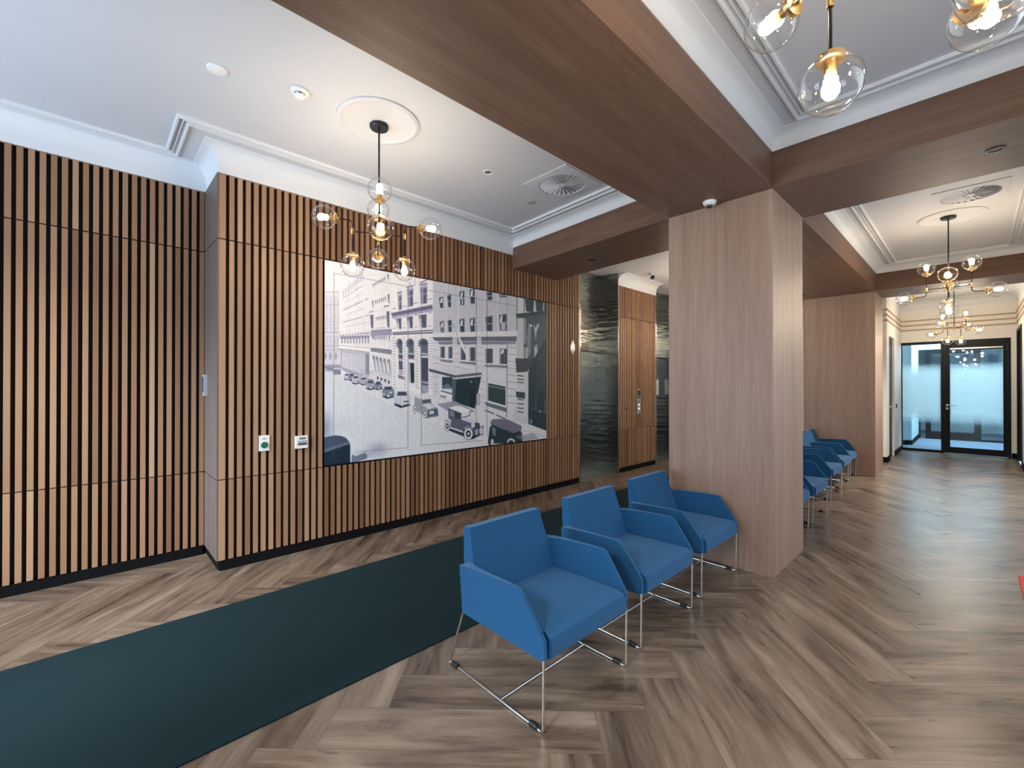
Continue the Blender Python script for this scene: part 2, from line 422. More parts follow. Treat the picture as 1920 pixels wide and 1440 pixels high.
# ---- cornices and ceiling mouldings
def cove(z0, p):
    h = CE-z0
    pr = [(-.03, z0), (.004, z0), (.004, z0+h*.30)]
    for i in range(1, 9):
        t = i/8*PI/2; pr.append((.004+p*(1-math.cos(t)), z0+h*.30+h*.64*math.sin(t)))
    pr += [(p+.02, CE-h*.06), (p+.02, CE+.003), (-.03, CE+.003)]
    return pr
YL = 3.77                                  # the left arm of the cross beam runs very slightly askew
def cornice(name, paths):
    bm = NB()
    for path, z0, p, cl in paths: sweep(bm, path, cove(z0, p), cl)
    return struct(name, bm, M['trim'], smooth=30)
cornice('trim_1', [([(WX, YL), (WX, CY), (RX, CY), (RX, -1.6)], 3.012, .085, False),
                   ([(-1.81, -1.6), (-1.81, 3.60), (WX, YL)], BT, .09, False)])
cornice('trim_2', [([(RW, -1.6), (RW, 3.58), (-1.01, 3.58), (-1.01, -1.6)], BT, .09, False)])
cornice('trim_3', [([(RW, 4.40), (RW, 8.62), (-1.02, 8.62), (-1.02, 4.40)], BT, .09, True)])
cornice('trim_4', [([(WX, 7.32), (WX, 6.11)], 3.012, .12, False), ([(WX, 10.5), (WX, 8.31)], 3.012, .12, False)])
cornice('trim_5', [([(RW, 9.42), (RW, 12.85), (-1.10, 12.85), (-1.10, 10.5)], 3.02, .16, False)])
def ridges(name, path, closed=True):
    bm = NB(); z = CE+.002
    for a, b, h in ((0, .016, .022), (.034, .044, .012), (.064, .082, .022)):
        sweep(bm, path, [(a, z), (a+.003, CE-h), (b-.003, CE-h), (b, z)], closed)
    return struct(name, bm, M['trim'])
ridges('trim_6', [(-3.71, 3.56), (-3.71, .49), (-4.29, .49), (-4.29, -1.40), (-2.0, -1.40), (-2.0, 3.43)])
ridges('trim_7', [(.38, -1.4), (.38, 3.44), (-.82, 3.44), (-.82, -1.4)])
ridges('trim_8', [(.38, 4.60), (.38, 8.49), (-.85, 8.49), (-.85, 4.60)])
bm = NB()
for z in (2.60, 2.70, 2.80):
    sweep(bm, [(RW, 9.42), (RW, 12.85), (-1.10, 12.85), (-1.10, 10.5), (-3.9, 10.5)], [(-.01, z-.018), (.016, z-.012), (.022, z), (.016, z+.012), (-.01, z+.018)], False)
struct('trim_9', bm, M['gold'], smooth=40)
# ---- doors of the corridor
def near(v, e=.004): return v
d1 = struct('door_1', (lambda b: (box(b, -1.115, -1.083, 12.86, 12.93, 0, 2.335), box(b, -.479, -.43, 12.86, 12.93, 0, 2.335), box(b, .455, .497, 12.86, 12.93, 0, 2.335),
    box(b, -1.083, -.479, 12.86, 12.93, 2.279, 2.335), box(b, -.43, .455, 12.86, 12.93, 2.235, 2.335), box(b, -1.083, -.479, 12.86, 12.93, 0, .05), b)[-1])(NB()), M['frame'])
bm = NB(); box(bm, -1.083, -.479, 12.885, 12.893, .05, 2.279); obj('sidelight_pane', bm, M['frosted'], d1)
bm = NB(); box(bm, -.428, -.343, 12.868, 12.918, .012, 2.232); box(bm, .395, .453, 12.868, 12.918, .012, 2.232)
box(bm, -.343, .395, 12.868, 12.918, .012, .135); box(bm, -.343, .395, 12.868, 12.918, 2.13, 2.232)
leaf = obj('door_leaf', bm, M['frame'], d1)
bm = NB(); box(bm, -.343, .395, 12.888, 12.896, .135, 2.13); obj('pane', bm, M['frosted'], leaf)
bm = NB(); lathe(bm, [(0, 0), (.024, 0), (.024, .012), (0, .012)], (-.385, 12.868, 1.0), (0, -1, 0), 20)
tube(bm, [(-.385, 12.86, 1.0), (-.385, 12.82, 1.0)], .009); tube(bm, [(-.395, 12.82, 1.0), (-.25, 12.82, 1.0)], .009)
obj('door_handle', bm, M['panel'], leaf, smooth=40)
bm = NB(); lathe(bm, [(0, 0), (.024, 0), (.024, .01), (0, .01)], (-.385, 12.868, .93), (0, -1, 0), 20); obj('lock_cylinder', bm, M['panel'], leaf, smooth=40)
bm = NB(); box(bm, -.34, .39, 12.855, 12.867, 2.15, 2.175); obj('reflection_bar', bm, M['panel'], leaf)  # bright bar modelled in place of a reflected line across the top rail
bm = NB(); box(bm, -1.19, -1.135, 10.86, 11.61, .005, 2.33); d2 = struct('door_2', bm, M['frame'])
bm = NB(); tube(bm, [(-1.135, 10.95, 1.0), (-1.09, 10.95, 1.0), (-1.09, 11.07, 1.0)], .009); obj('door_handle', bm, M['panel'], d2, smooth=40)
bm = NB(); box(bm, RW+.05, RW+.10, 11.56, 12.61, .005, 2.41); d3 = struct('door_3', bm, M['frame'])
bm = NB(); box(bm, RW-.012, RW+.05, 12.56, 12.66, 0, 2.46); box(bm, RW-.012, RW+.05, 11.50, 11.60, 0, 2.46); box(bm, RW-.012, RW+.05, 11.60, 12.56, 2.40, 2.46)
obj('door_frame', bm, M['frame'], d3)
# ---- glass partition inside the office
gp = thing('glass_partition', 'dark framed glass partition on the carpet behind the glazed corridor door', 'partition', (0, 16.1, 0))
def lb(x0, x1, y0, y1, z0, z1, nm, mt, par):
    b = NB(); box(b, x0, x1, y0, y1, z0, z1); return obj(nm, b, mt, par)
b = NB()
for a, c in ((-1.02, -.99), (-.893, -.79), (0, .125), (.52, .60), (1.5, 1.6)): box(b, a, c, -.03, .03, 0, 2.36)
for a, c in ((-.79, 0),): box(b, a, c, -.03, .03, .0, .19); box(b, a, c, -.03, .03, 2.24, 2.36)
for a, c in ((.125, .52), (.6, 1.5)): box(b, a, c, -.03, .03, .0, .05); box(b, a, c, -.03, .03, 2.31, 2.36)
obj('frame', b, M['frame'], gp)
lb(-.79, 0, -.004, .004, .19, 2.24, 'glass_pane', M['pane'], gp); lb(.125, .52, -.004, .004, .05, 2.31, 'glass_pane', M['pane'], gp); lb(.6, 1.5, -.004, .004, .05, 2.31, 'glass_pane', M['pane'], gp)
bm = NB(); box(bm, -1.35, 1.6, 16.06, 16.14, 2.36, 3.05); struct('wall_partition', bm, M['bluewall'])

# =================================================================== columns and beams
def column(x0, x1, y0, y1, label):
    c = thing('clad_column', label, 'column', ((x0+x1)/2, (y0+y1)/2, 0), 0, 'wood clad columns')
    hx, hy = (x1-x0)/2, (y1-y0)/2
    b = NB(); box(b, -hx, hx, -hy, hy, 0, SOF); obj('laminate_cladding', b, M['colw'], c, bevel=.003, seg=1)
    return c
column(-1.81, -1.01, 3.595, 4.40, 'pale oak laminate column standing right behind the three blue armchairs in front')
column(-1.98, -1.04, 8.66, 9.46, 'further pale oak laminate column at the far end of the second row of blue chairs')
def beam(outline, label, mat, group='wood clad ceiling beams'):
    """outline in plan, from the soffit up to the wood top; painted plaster above that"""
    xs = [p[0] for p in outline]; ys = [p[1] for p in outline]
    cx, cy = sum(xs)/len(xs), sum(ys)/len(ys)
    c = thing('ceiling_beam', label, 'beam', (cx, cy, SOF), 0, group)
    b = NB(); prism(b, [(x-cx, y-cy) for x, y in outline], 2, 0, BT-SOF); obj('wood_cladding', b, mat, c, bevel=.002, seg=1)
    b = NB(); prism(b, [(cx+(x-cx)*.995-cx, cy+(y-cy)*.995-cy) for x, y in outline], 2, BT-SOF, CE-SOF); obj('plaster_upstand', b, M['trim'], c)
    return c
def rect(x0, x1, y0, y1): return [(x0, y0), (x1, y0), (x1, y1), (x0, y1)]
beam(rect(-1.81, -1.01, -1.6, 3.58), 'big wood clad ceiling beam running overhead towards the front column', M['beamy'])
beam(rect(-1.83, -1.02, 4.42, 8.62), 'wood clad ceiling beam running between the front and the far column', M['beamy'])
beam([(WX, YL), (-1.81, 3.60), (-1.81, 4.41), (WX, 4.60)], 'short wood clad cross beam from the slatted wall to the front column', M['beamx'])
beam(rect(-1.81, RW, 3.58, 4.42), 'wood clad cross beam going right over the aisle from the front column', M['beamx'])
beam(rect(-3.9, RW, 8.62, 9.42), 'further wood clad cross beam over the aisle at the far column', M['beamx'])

# =================================================================== carpet runner and mat
bm = NB(); prism(bm, [(-3.29, -1.5), (-2.02, -1.5), (-2.02, 8.2), (-3.27, 8.2)], 2, 0.0, .006)
tag(obj('carpet_runner', bm, M['carpet']), 'long dark teal carpet runner on the herringbone floor beside the slatted wall', 'carpet')
bm = NB(); prism(bm, [(.222, 4.40), (.54, 4.40), (.54, 4.92), (.222, 4.92)], 2, 0.0, .012)
tag(obj('floor_mat', bm, M['red']), 'small red mat on the floor at the right edge of the aisle', 'mat')

# =================================================================== elevators
def elevator(y0, y1, label):
    t = thing('elevator_entrance', label, 'elevator', (WX, (y0+y1)/2, 0), 0, 'stainless steel elevator entrances')
    cy = (y0+y1)/2; hw = (y1-y0)/2
    def p(nm, boxes, mt=M['steel'], par=t, bev=0.0):
        b = NB()
        for x0, x1, a, c, z0, z1 in boxes: box(b, x0-WX, x1-WX, a-cy, c-cy, z0, z1)
        return obj(nm, b, mt, par, bevel=bev)
    p('jamb_panel', [(-4.34, WX, y1-.014, y1-.002, 0, CE-.002)]); p('jamb_panel', [(-4.34, WX, y0+.002, y0+.014, 0, CE-.002)])
    p('header_panel', [(-4.40, -4.22, y0+.016, y1-.016, 1.955, 2.58)]); p('header_panel', [(-4.40, -4.22, y0+.016, y1-.016, 2.584, CE-.002)])
    for a, c in ((y0+.016, cy-.002), (cy+.002, y1-.016)): p('door_leaf', [(-4.38, -4.335, a, c, .004, 1.954)])
    p('sill', [(-4.34, WX-.002, y0+.016, y1-.016, 0.0, .004)], M['panel'])
    return t
elevator(5.12, 6.11, 'stainless steel elevator entrance between the photo mural wall and the slatted pier')
elevator(7.32, 8.31, 'stainless steel elevator entrance partly hidden behind the front column')
bm = NB(); box(bm, -4.333, -4.331, 8.03, 8.17, 1.22, 1.52)
tag(obj('paper_notice', bm, M['paper']), 'white paper notice stuck on the steel elevator door next to the column', 'notice')

# =================================================================== chairs
def make_chair():
    t = thing('armchair', 'x', 'chair', (0, 0, 0), 0, 'blue armchairs')
    F = M['fabric']
    st = [(-.545, .528, .292, .080), (-.520, .531, .291, .060), (-.485, .535, .291, .044), (-.42, .540, .290, .030), (-.32, .545, .290, .022), (-.20, .549, .289, .019),
          (-.150, .549, .288, .018), (-.132, .543, .288, .018), (-.118, .528, .288, .018), (-.060, .453, .287, .018), (-.004, .374, .287, .018)]
    for s in (-1, 1):
        b = NB(); R = []
        for x, zt, zb, th in st:
            yo = lambda z: .303+.075*(z-.29)
            R.append([b.verts.new((x, s*(yo(zt)-th), zt)), b.verts.new((x, s*yo(zt), zt)), b.verts.new((x, s*yo(zb), zb)), b.verts.new((x, s*(yo(zb)-th), zb))])
        for A, B in zip(R, R[1:]):
            for k in range(4): b.faces.new((A[k], A[(k+1) % 4], B[(k+1) % 4], B[k]))
        b.faces.new(R[0]); b.faces.new(R[-1][::-1])
        obj('armrest', b, F, t, smooth=50, bevel=.006, seg=2)
    # backrest: reclined slab between the arms, rising above them
    b = NB()
    prism(b, [(-.445, .30), (-.455, .40), (-.503, .54), (-.550, .692), (-.600, .688), (-.578, .54), (-.552, .30)], 1, -.268, .268)
    for v in b.verts:
        if v.co.z > .6: v.co.y *= .94
    obj('backrest', b, F, t, smooth=35, bevel=.017, seg=3)
    b = NB()
    prism(b, [(-.50, .300), (-.004, .288), (.008, .300), (.012, .352), (.002, .378), (-.03, .391), (-.25, .388), (-.50, .378)], 1, -.272, .272)
    obj('seat', b, F, t, smooth=40, bevel=.007, seg=2)
    for s in (-1, 1):
        y = s*.305
        b = NB(); tube(b, rounded([(-.535, y, .30), (-.650, y, .0075), (-.012, y, .0075), (-.008, y, .30)], .012, 4), .0058, 10)
        fr = obj('sled_leg', b, M['chrome'], t, smooth=50)
        for x in (-.062, -.600):
            b = NB(); lathe(b, [(0, -.020), (.0115, -.020), (.0125, 0), (.0115, .020), (0, .020)], (x, y, .0120), (1, 0, 0), 14)
            obj('glide', b, M['rubber'], fr, smooth=40)
    b = NB(); tube(b, [(-.268, -.305, .0085), (-.268, .305, .0085)], .0055, 10); obj('cross_rod', b, M['chrome'], t, smooth=50)
    return t
spots = [(-1.187, 1.622, 'blue armchair nearest the camera, standing fully clear in the foreground'),
         (-1.212, 2.418, 'blue armchair in the middle of the three in front of the oak column'),
         (-1.232, 3.218, 'blue armchair of the front row standing right against the oak column'),
         (-1.118, 4.800, 'blue armchair right behind the front column, mostly hidden by it'),
         (-1.113, 5.560, 'blue armchair second in the far row, just past the front column'),
         (-1.198, 6.830, 'blue armchair in the middle of the far row between the two columns'),
         (-1.232, 7.680, 'blue armchair second to last before the far column'),
         (-1.265, 8.330, 'blue armchair at the far end of the row, touching the far column')]
ch0 = make_chair()
for i, (x, y, lab) in enumerate(spots):
    c = ch0 if i == 0 else copy_tree(ch0)
    c.location = (x, y, .0002 if y else 0)
    c['label'] = lab; c['group'] = 'blue armchairs in the front row' if i < 3 else 'blue armchairs in the far row'

# =================================================================== chandeliers
ZH, GA, GB, GR = 2.455, .17, .349, .077
def make_chandelier():
    t = thing('chandelier', 'x', 'chandelier', (0, 0, CE))
    H = ZH-CE
    b = NB(); lathe(b, [(0, 0), (.062, 0), (.062, -.016), (.057, -.022), (.012, -.024), (.010, -.034), (0, -.034)], n=32); obj('canopy', b, M['rod'], t, smooth=40)
    b = NB(); tube(b, [(0, 0, -.02), (0, 0, H+.02)], .0065, 12); obj('stem', b, M['rod'], t, smooth=60)
    b = NB(); lathe(b, [(0, .045), (.010, .045), (.012, .03), (.024, .026), (.026, 0), (.024, -.026), (.012, -.03), (.010, -.045), (0, -.050)], (0, 0, H), n=24); obj('hub', b, M['brass'], t, smooth=40)
    def globe(c, ax):
        """ax: direction from the socket into the globe"""
        c = Vector(c); ax = Vector(ax).normalized(); q = Vector((0, 0, 1)).rotation_difference(ax)
        b = NB(); pr = []
        for i in range(27):
            a = math.radians(22+158*i/26); pr.append((GR*math.sin(a), -GR*math.cos(a)))
        pr[-1] = (0, GR)
        lathe(b, pr, c, ax, 36); g = obj('glass_globe', b, M['globe'], t, smooth=60)
        b = NB(); lathe(b, [(0, -GR-.016), (.010, -GR-.016), (.012, -GR-.004), (.033, -GR-.001), (.034, -GR+.013), (.030, -GR+.015), (.014, -GR+.013), (.0145, -GR+.050), (.010, -GR+.052), (0, -GR+.052)], c, ax, 24)
        for k in range(3):
            d = q@Vector((math.cos(k*2.094), math.sin(k*2.094), 0)); p0 = c-ax*(GR-.007)+d*.030
            tube(b, [p0, p0+d*.011], .0028, 8)
        obj('socket', b, M['brass'], g, smooth=40)
        b = NB(); lathe(b, [(0, -.026), (.010, -.024), (.015, -.008), (.0215, .008), (.021, .024), (.013, .036), (0, .040)], c, ax, 20); obj('bulb', b, M['bulb'], g, smooth=60)
    for k in range(4):
        d = Vector((math.cos(k*PI/2), math.sin(k*PI/2), 0)); s = 1 if k % 2 == 0 else -1   # s=1: globe hangs down and the other curves up and out
        j = d*GA+Vector((0, 0, H)); v = .232
        b = NB()
        tube(b, [Vector((0, 0, H))+d*.02, j], .0042, 10)
        tube(b, [j+Vector((0, 0, s*.02)), j-Vector((0, 0, s*(v-GR-.008)))], .0046, 10)
        e = d*(GB-GR-.010)+Vector((0, 0, H+s*.075))
        tube(b, rounded([j, Vector((j.x, j.y, e.z)), e], .040, 7), .0042, 10)
        a = obj('arm', b, M['darkmetal'], t, smooth=60)
        b = NB(); lathe(b, [(0, -.020), (.0085, -.020), (.0085, .020), (0, .020)], j, (0, 0, 1), 16); lathe(b, [(0, 0), (.007, 0), (.007, .012), (0, .012)], j-d*.012, d, 12)
        obj('joint', b, M['brass'], a, smooth=40)
        globe(j-Vector((0, 0, s*v)), (0, 0, -s))
        globe(d*GB+Vector((0, 0, H+s*.075)), d)
    return t
chs = [(-2.822, 1.432, 64.6, 'black and brass globe chandelier hanging in front of the slatted wall and mural'),
       (-.112, 1.395, 157, 'globe chandelier cut off by the top right corner, closest to the camera'),
       (-.183, 6.57, 90.5, 'globe chandelier hanging over the aisle, second from the corridor doors'),
       (-.246, 11.40, 61.3, 'farthest globe chandelier, right in front of the glazed corridor door'),
       (-2.86, 6.60, 30, 'globe chandelier of the elevator lobby, hidden behind the front column'),
       (-2.76, 8.90, 10, 'farther globe chandelier added unseen behind the front column to brighten the elevator lobby')]  # last one is unseen, added to raise the light in the lobby
c0 = make_chandelier()
for i, (x, y, ph, lab) in enumerate(chs):
    c = c0 if i == 0 else copy_tree(c0)
    c.location = (x, y, CE-.012 if i in (0, 2) else CE); c.rotation_euler = (0, 0, math.radians(ph)); c['label'] = lab; c['group'] = 'globe chandeliers'
def rose(x, y, label):
    b = NB()
    lathe(b, [(0, .002), (.0, -.008), (.225, -.008), (.232, -.010), (.240, -.014), (.252, -.015), (.262, -.011), (.270, -.008), (.272, .002)], (0, 0, 0), n=72)
    o = obj('ceiling_rose', b, M['ceil'], smooth=35); o.location = (x, y, CE); tag(o, label, 'ceiling rose', 'round plaster ceiling roses'); return o
rose(-2.80, 1.42, 'round white plaster ceiling rose above the chandelier by the mural')
rose(-.16, 6.62, 'round white plaster ceiling rose above the chandelier in the aisle')

# =================================================================== ceiling fittings
def diffuser(x, y, hs, label):
    t = thing('air_diffuser', label, 'air vent', (x, y, CE), 0, 'square ceiling air diffusers')
    b = NB(); n = 40; R = .205
    # square plate with a round hole
    ring = [b.verts.new((R*math.cos(2*PI*i/n), R*math.sin(2*PI*i/n), -.012)) for i in range(n)]
    top = [b.verts.new((v.co.x, v.co.y, .003)) for v in ring]
    def sq(a):
        c, s = math.cos(a), math.sin(a); k = hs/max(abs(c), abs(s)); return (c*k, s*k)
    out = [b.verts.new((*sq(2*PI*i/n), -.006)) for i in range(n)]; outt = [b.verts.new((*sq(2*PI*i/n), .003)) for i in range(n)]
    for i in range(n):
        j = (i+1) % n
        b.faces.new((ring[i], out[i], out[j], ring[j])); b.faces.new((ring[i], ring[j], top[j], top[i])); b.faces.new((out[i], outt[i], outt[j], out[j]))
    obj('plate', b, M['ceil'], t)
    b = NB(); lathe(b, [(0, .002), (.2, .002), (.2, .001), (0, .001)], n=40); obj('duct', b, M['void'], t)
    b = NB(); lathe(b, [(0, -.016), (.030, -.016), (.036, -.010), (.036, -.002), (0, -.002)], n=24); obj('hub', b, M['ceil'], t, smooth=40)
    b = NB()
    for k in range(24):
        a = 2*PI*k/24; w = 2*PI/24*.60
        P = []
        for r in (.034, .200):
            for da, z in ((0, -.015), (w, -.002)): P.append(b.verts.new((r*math.cos(a+da), r*math.sin(a+da), z)))
        Q = [b.verts.new((v.co.x, v.co.y, v.co.z+.0012)) for v in P]
        for f in ((0, 1, 3, 2),): b.faces.new([P[i] for i in f]); b.faces.new([Q[i] for i in f][::-1])
        for i, j in ((0, 1), (1, 3), (3, 2), (2, 0)): b.faces.new((P[i], P[j], Q[j], Q[i]))
    obj('swirl_blades', b, M['ceil'], t)
    return t
diffuser(-2.535, 3.04, .255, 'square white ceiling air diffuser with swirl grille near the cross beam by the mural')
diffuser(-.02, 5.96, .25, 'square white ceiling air diffuser with a swirl grille over the aisle')
def disc(name, x, y, z, prof, mt, label, cat):
    b = NB(); lathe(b, prof, n=32); o = obj(name, b, mt, smooth=40); o.location = (x, y, z); return tag(o, label, cat)
# smoke detector
sd = disc('smoke_detector', -2.836, .919, CE, [(0, .001), (.052, .001), (.052, -.012), (.046, -.018), (.034, -.020), (.034, -.022), (0, -.022)], M['white'], 'white smoke detector on the ceiling between the flat disc and the ceiling rose', 'smoke detector')
b = NB(); lathe(b, [(0, -.022), (.028, -.022), (.028, -.032), (0, -.032)], n=32); obj('sensor_slots', b, M['dark'], sd)
b = NB(); lathe(b, [(0, -.032), (.033, -.032), (.030, -.038), (.018, -.043), (0, -.044)], n=32); obj('cap', b, M['white'], sd, smooth=40)
b = NB()
for k in range(6):
    a = k*PI/3+.3; tube(b, [(.029*math.cos(a), .029*math.sin(a), -.021), (.029*math.cos(a), .029*math.sin(a), -.033)], .006, 8)
obj('rib', b, M['white'], sd)
disc('flat_detector', -2.969, .517, CE, [(0, .001), (.052, .001), (.052, -.005), (.046, -.009), (0, -.010)], M['white'], 'flat white round disc on the ceiling near the step in the slatted wall', 'detector')
dl = disc('downlight', -2.825, 2.42, CE, [(.030, .001), (.044, .001), (.044, -.004), (.030, -.003), (.028, .001)], M['white'], 'small recessed downlight in the white ceiling between chandelier and air diffuser', 'downlight')
b = NB(); lathe(b, [(0, -.001), (.029, -.001)], n=24); obj('lens', b, M['panel'], dl)
dl = disc('downlight', -2.995, 3.137, CE, [(.028, .001), (.042, .001), (.042, -.004), (.030, -.003), (.028, .001)], M['grey'], 'small grey recessed downlight beside the air diffuser at the slatted wall side', 'downlight')
b = NB(); lathe(b, [(0, -.001), (.029, -.001)], n=24); obj('lens', b, M['grey'], dl)
for x, y, lab in ((.095, 3.985, 'small dark round fitting under the right cross beam'), (-3.03, 4.16, 'small dark round fitting under the left cross beam'), (-.10, 9.0, 'small bright round fitting under the farther cross beam')):
    far = y > 8
    o = disc('recessed_fitting', x, y, SOF, [(0, .001), (.045, .001), (.045, -.004), (.032, -.005), (.030, -.002), (0, -.002)], M['led'] if far else M['dark'], lab, 'ceiling fitting')
    if far:      # this one is lit
        l = bpy.data.lights.new('downlight_lamp', 'SPOT'); l.energy = 75; l.spot_size = math.radians(130); l.spot_blend = .8; l.shadow_soft_size = .04; l.color = (1, .95, .88)
        q = bpy.data.objects.new('downlight_lamp', l); C.objects.link(q); q.location = (x, y, SOF-.02)
cm = disc('dome_camera', -1.425, 3.50, SOF, [(0, .001), (.050, .001), (.050, -.012), (.042, -.024), (.030, -.030), (0, -.030)], M['white'], 'small white dome security camera under the big beam at the front column', 'security camera')
b = NB(); lathe(b, [(0, -.030), (.022, -.030), (.020, -.042), (.010, -.050), (0, -.052)], n=24); obj('lens_dome', b, M['dark'], cm, smooth=50)
# bullet camera of the elevator lobby
t = thing('bullet_camera', 'small dark blue bullet security camera under the elevator lobby ceiling', 'security camera', (-3.57, 6.52, CE))
b = NB(); lathe(b, [(0, 0), (.030, 0), (.030, -.008), (.010, -.010), (.009, -.045), (0, -.045)], n=20); obj('mount', b, M['white'], t, smooth=40)
b = NB(); lathe(b, [(0, -.06), (.026, -.06), (.030, -.05), (.030, .05), (.026, .056), (0, .056)], (.02, -.02, -.065), (.6, -.8, -.12), 24); obj('camera_body', b, flat('navy_plastic', (.012, .018, .07), .35), t, smooth=40)

# =================================================================== wall fittings
x = WX
t = thing('exit_button', 'white wall plate with a round green push button on the slatted wall', 'button', (x, 1.008, .941))
b = NB(); box(b, 0, .010, -.037, .037, -.062, .062); obj('plate', b, M['white'], t, bevel=.003)
b = NB(); lathe(b, [(0, .008), (.0255, .008), (.0255, .016), (.022, .021), (0, .023)], (0, 0, -.014), (1, 0, 0), 28); obj('push_button', b, M['green'], t, smooth=40)
b = NB(); box(b, .009, .0105, -.012, .012, .030, .042); obj('printed_mark', b, M['grey'], t)
t = thing('thermostat', 'white wall box with a grey display between green button and mural', 'control panel', (x, 1.290, .927))
b = NB(); box(b, 0, .026, -.050, .046, -.052, .052); obj('housing', b, M['white'], t, bevel=.004)
b = NB(); box(b, .0255, .0275, -.022, .030, .022, .038); obj('display', b, flat('lcd_blue_grey', (.12, .15, .28), .3), t)
b = NB(); box(b, .0255, .0278, -.034, .038, -.022, .012); obj('slot_cover', b, M['grey'], t)
b = NB(); box(b, .027, .0285, -.034, .038, -.024, -.010); obj('dark_slot', b, M['dark'], t)
t = thing('intercom_panel', 'slim blue screened access reader on the narrow side face of the slatted wall step', 'access reader', (-4.345, CY-.012, 1.405))
b = NB(); box(b, -.045, .040, -.022, 0, -.088, .085); obj('housing', b, M['grey'], t, bevel=.003)
b = NB(); box(b, -.040, .020, -.024, -.021, -.060, .070); obj('screen', b, M['screen'], t)
b = NB(); lathe(b, [(0, 0), (.009, 0), (.009, .006), (0, .007)], (-.008, -.022, -.075), (0, -1, 0), 16); obj('reader_lens', b, M['panel'], t, smooth=40)
t = thing('elevator_call_panel', 'steel elevator call panel with display and buttons on the slatted pier', 'call panel', (x, 6.72, 1.135))
b = NB(); box(b, 0, .010, -.062, .062, -.205, .205); obj('face_plate', b, M['panel'], t, bevel=.003)
b = NB(); box(b, .009, .0115, -.045, .045, .10, .19); obj('display', b, M['dark'], t)
for yy in (-.022, .022):
    b = NB(); box(b, .009, .012, yy-.017, yy+.017, .055, .088); obj('indicator', b, M['dark'], t)
for zz, mm in ((.0, M['dark']), (-.055, M['led']), (-.12, M['led'])):
    b = NB(); lathe(b, [(0, 0), (.013, 0), (.013, .004), (0, .005)], (.009, 0, zz), (1, 0, 0), 16); obj('button', b, mm, t, smooth=40)
b = NB(); lathe(b, [(0, 0), (.020, 0), (.020, .010), (.014, .014), (0, .014)], (0, 0, 0), (1, 0, 0), 20)
o = obj('key_switch', b, M['dark'], smooth=40); o.location = (x, 6.335, 1.03); tag(o, 'small dark round key switch left of the elevator call panel', 'switch')
b = NB(); lathe(b, [(0, 0), (.050, 0), (.050, .008), (.046, .012), (0, .012)], (0, 0, 0), (1, 0, 0), 36)
for v in b.verts: v.co.z *= 2.0
o = obj('oval_sign', b, M['panel'], smooth=40); o.location = (x, 4.935, 1.94); tag(o, 'oval silver plaque on the slats between mural and elevator', 'sign')
b = NB(); box(b, .0118, .0128, -.034, .034, -.004, .004); box(b, .0118, .0128, -.004, .004, -.05, .05)
obj('engraved_mark', b, M['white'], o)
b = NB(); box(b, -1.10, -1.092, 11.80, 11.98, 1.10, 1.36); tag(obj('wall_plate', b, M['white']), 'pale rectangular plate on the white corridor wall beside the glazed door', 'wall plate')
b = NB(); box(b, -1.10, -1.085, 11.85, 11.93, .95, 1.03); tag(obj('light_switch', b, M['dark']), 'small dark switch on the white corridor wall below the pale plate', 'switch')

# =================================================================== the photo mural
class Canvas:
    """small numpy painter; the coordinates are those of a four cornered sketch of the print"""
    def __init__(s, w, h): s.a = np.empty((h, w, 3), np.float32); s.w = w; s.h = h
    def poly(s, pts, col, al=1.0):
        p = np.array(pts, float); x0, y0 = np.floor(p.min(0)).astype(int); x1, y1 = np.ceil(p.max(0)).astype(int)+1
        x0, y0 = max(x0, 0), max(y0, 0); x1, y1 = min(x1, s.w), min(y1, s.h)
        if x1 <= x0 or y1 <= y0: return
        X, Y = np.meshgrid(np.arange(x0, x1)+.5, np.arange(y0, y1)+.5); ins = np.zeros(X.shape, bool); n = len(p)
        for i in range(n):
            (ax, ay), (bx, by) = p[i], p[(i+1) % n]
            if ay == by: continue
            c = ((ay > Y) != (by > Y)) & (X < (bx-ax)*(Y-ay)/(by-ay)+ax); ins ^= c
        r = s.a[y0:y1, x0:x1]; r[ins] = r[ins]*(1-al)+np.array(col, np.float32)*al
    def rect(s, x0, y0, x1, y1, col, al=1.0): s.poly([(x0, y0), (x1, y0), (x1, y1), (x0, y1)], col, al)
    def line(s, p, q, w, col, al=1.0):
        p, q = np.array(p, float), np.array(q, float); d = q-p; L = np.hypot(*d)
        if L < 1e-6: return
        n = np.array([-d[1], d[0]])/L*w/2; s.poly([p+n, q+n, q-n, p-n], col, al)
    def ell(s, cx, cy, rx, ry, col, al=1.0):
        s.poly([(cx+rx*math.cos(t*PI/14), cy+ry*math.sin(t*PI/14)) for t in range(28)], col, al)
    def soft(s, cx, cy, rx, ry, col, al):
        Y, X = np.mgrid[0:s.h, 0:s.w]; k = np.exp(-(((X-cx)/rx)**2+((Y-cy)/ry)**2))[..., None]*al
        s.a = (s.a*(1-k)+np.array(col, np.float32)*k).astype(np.float32)
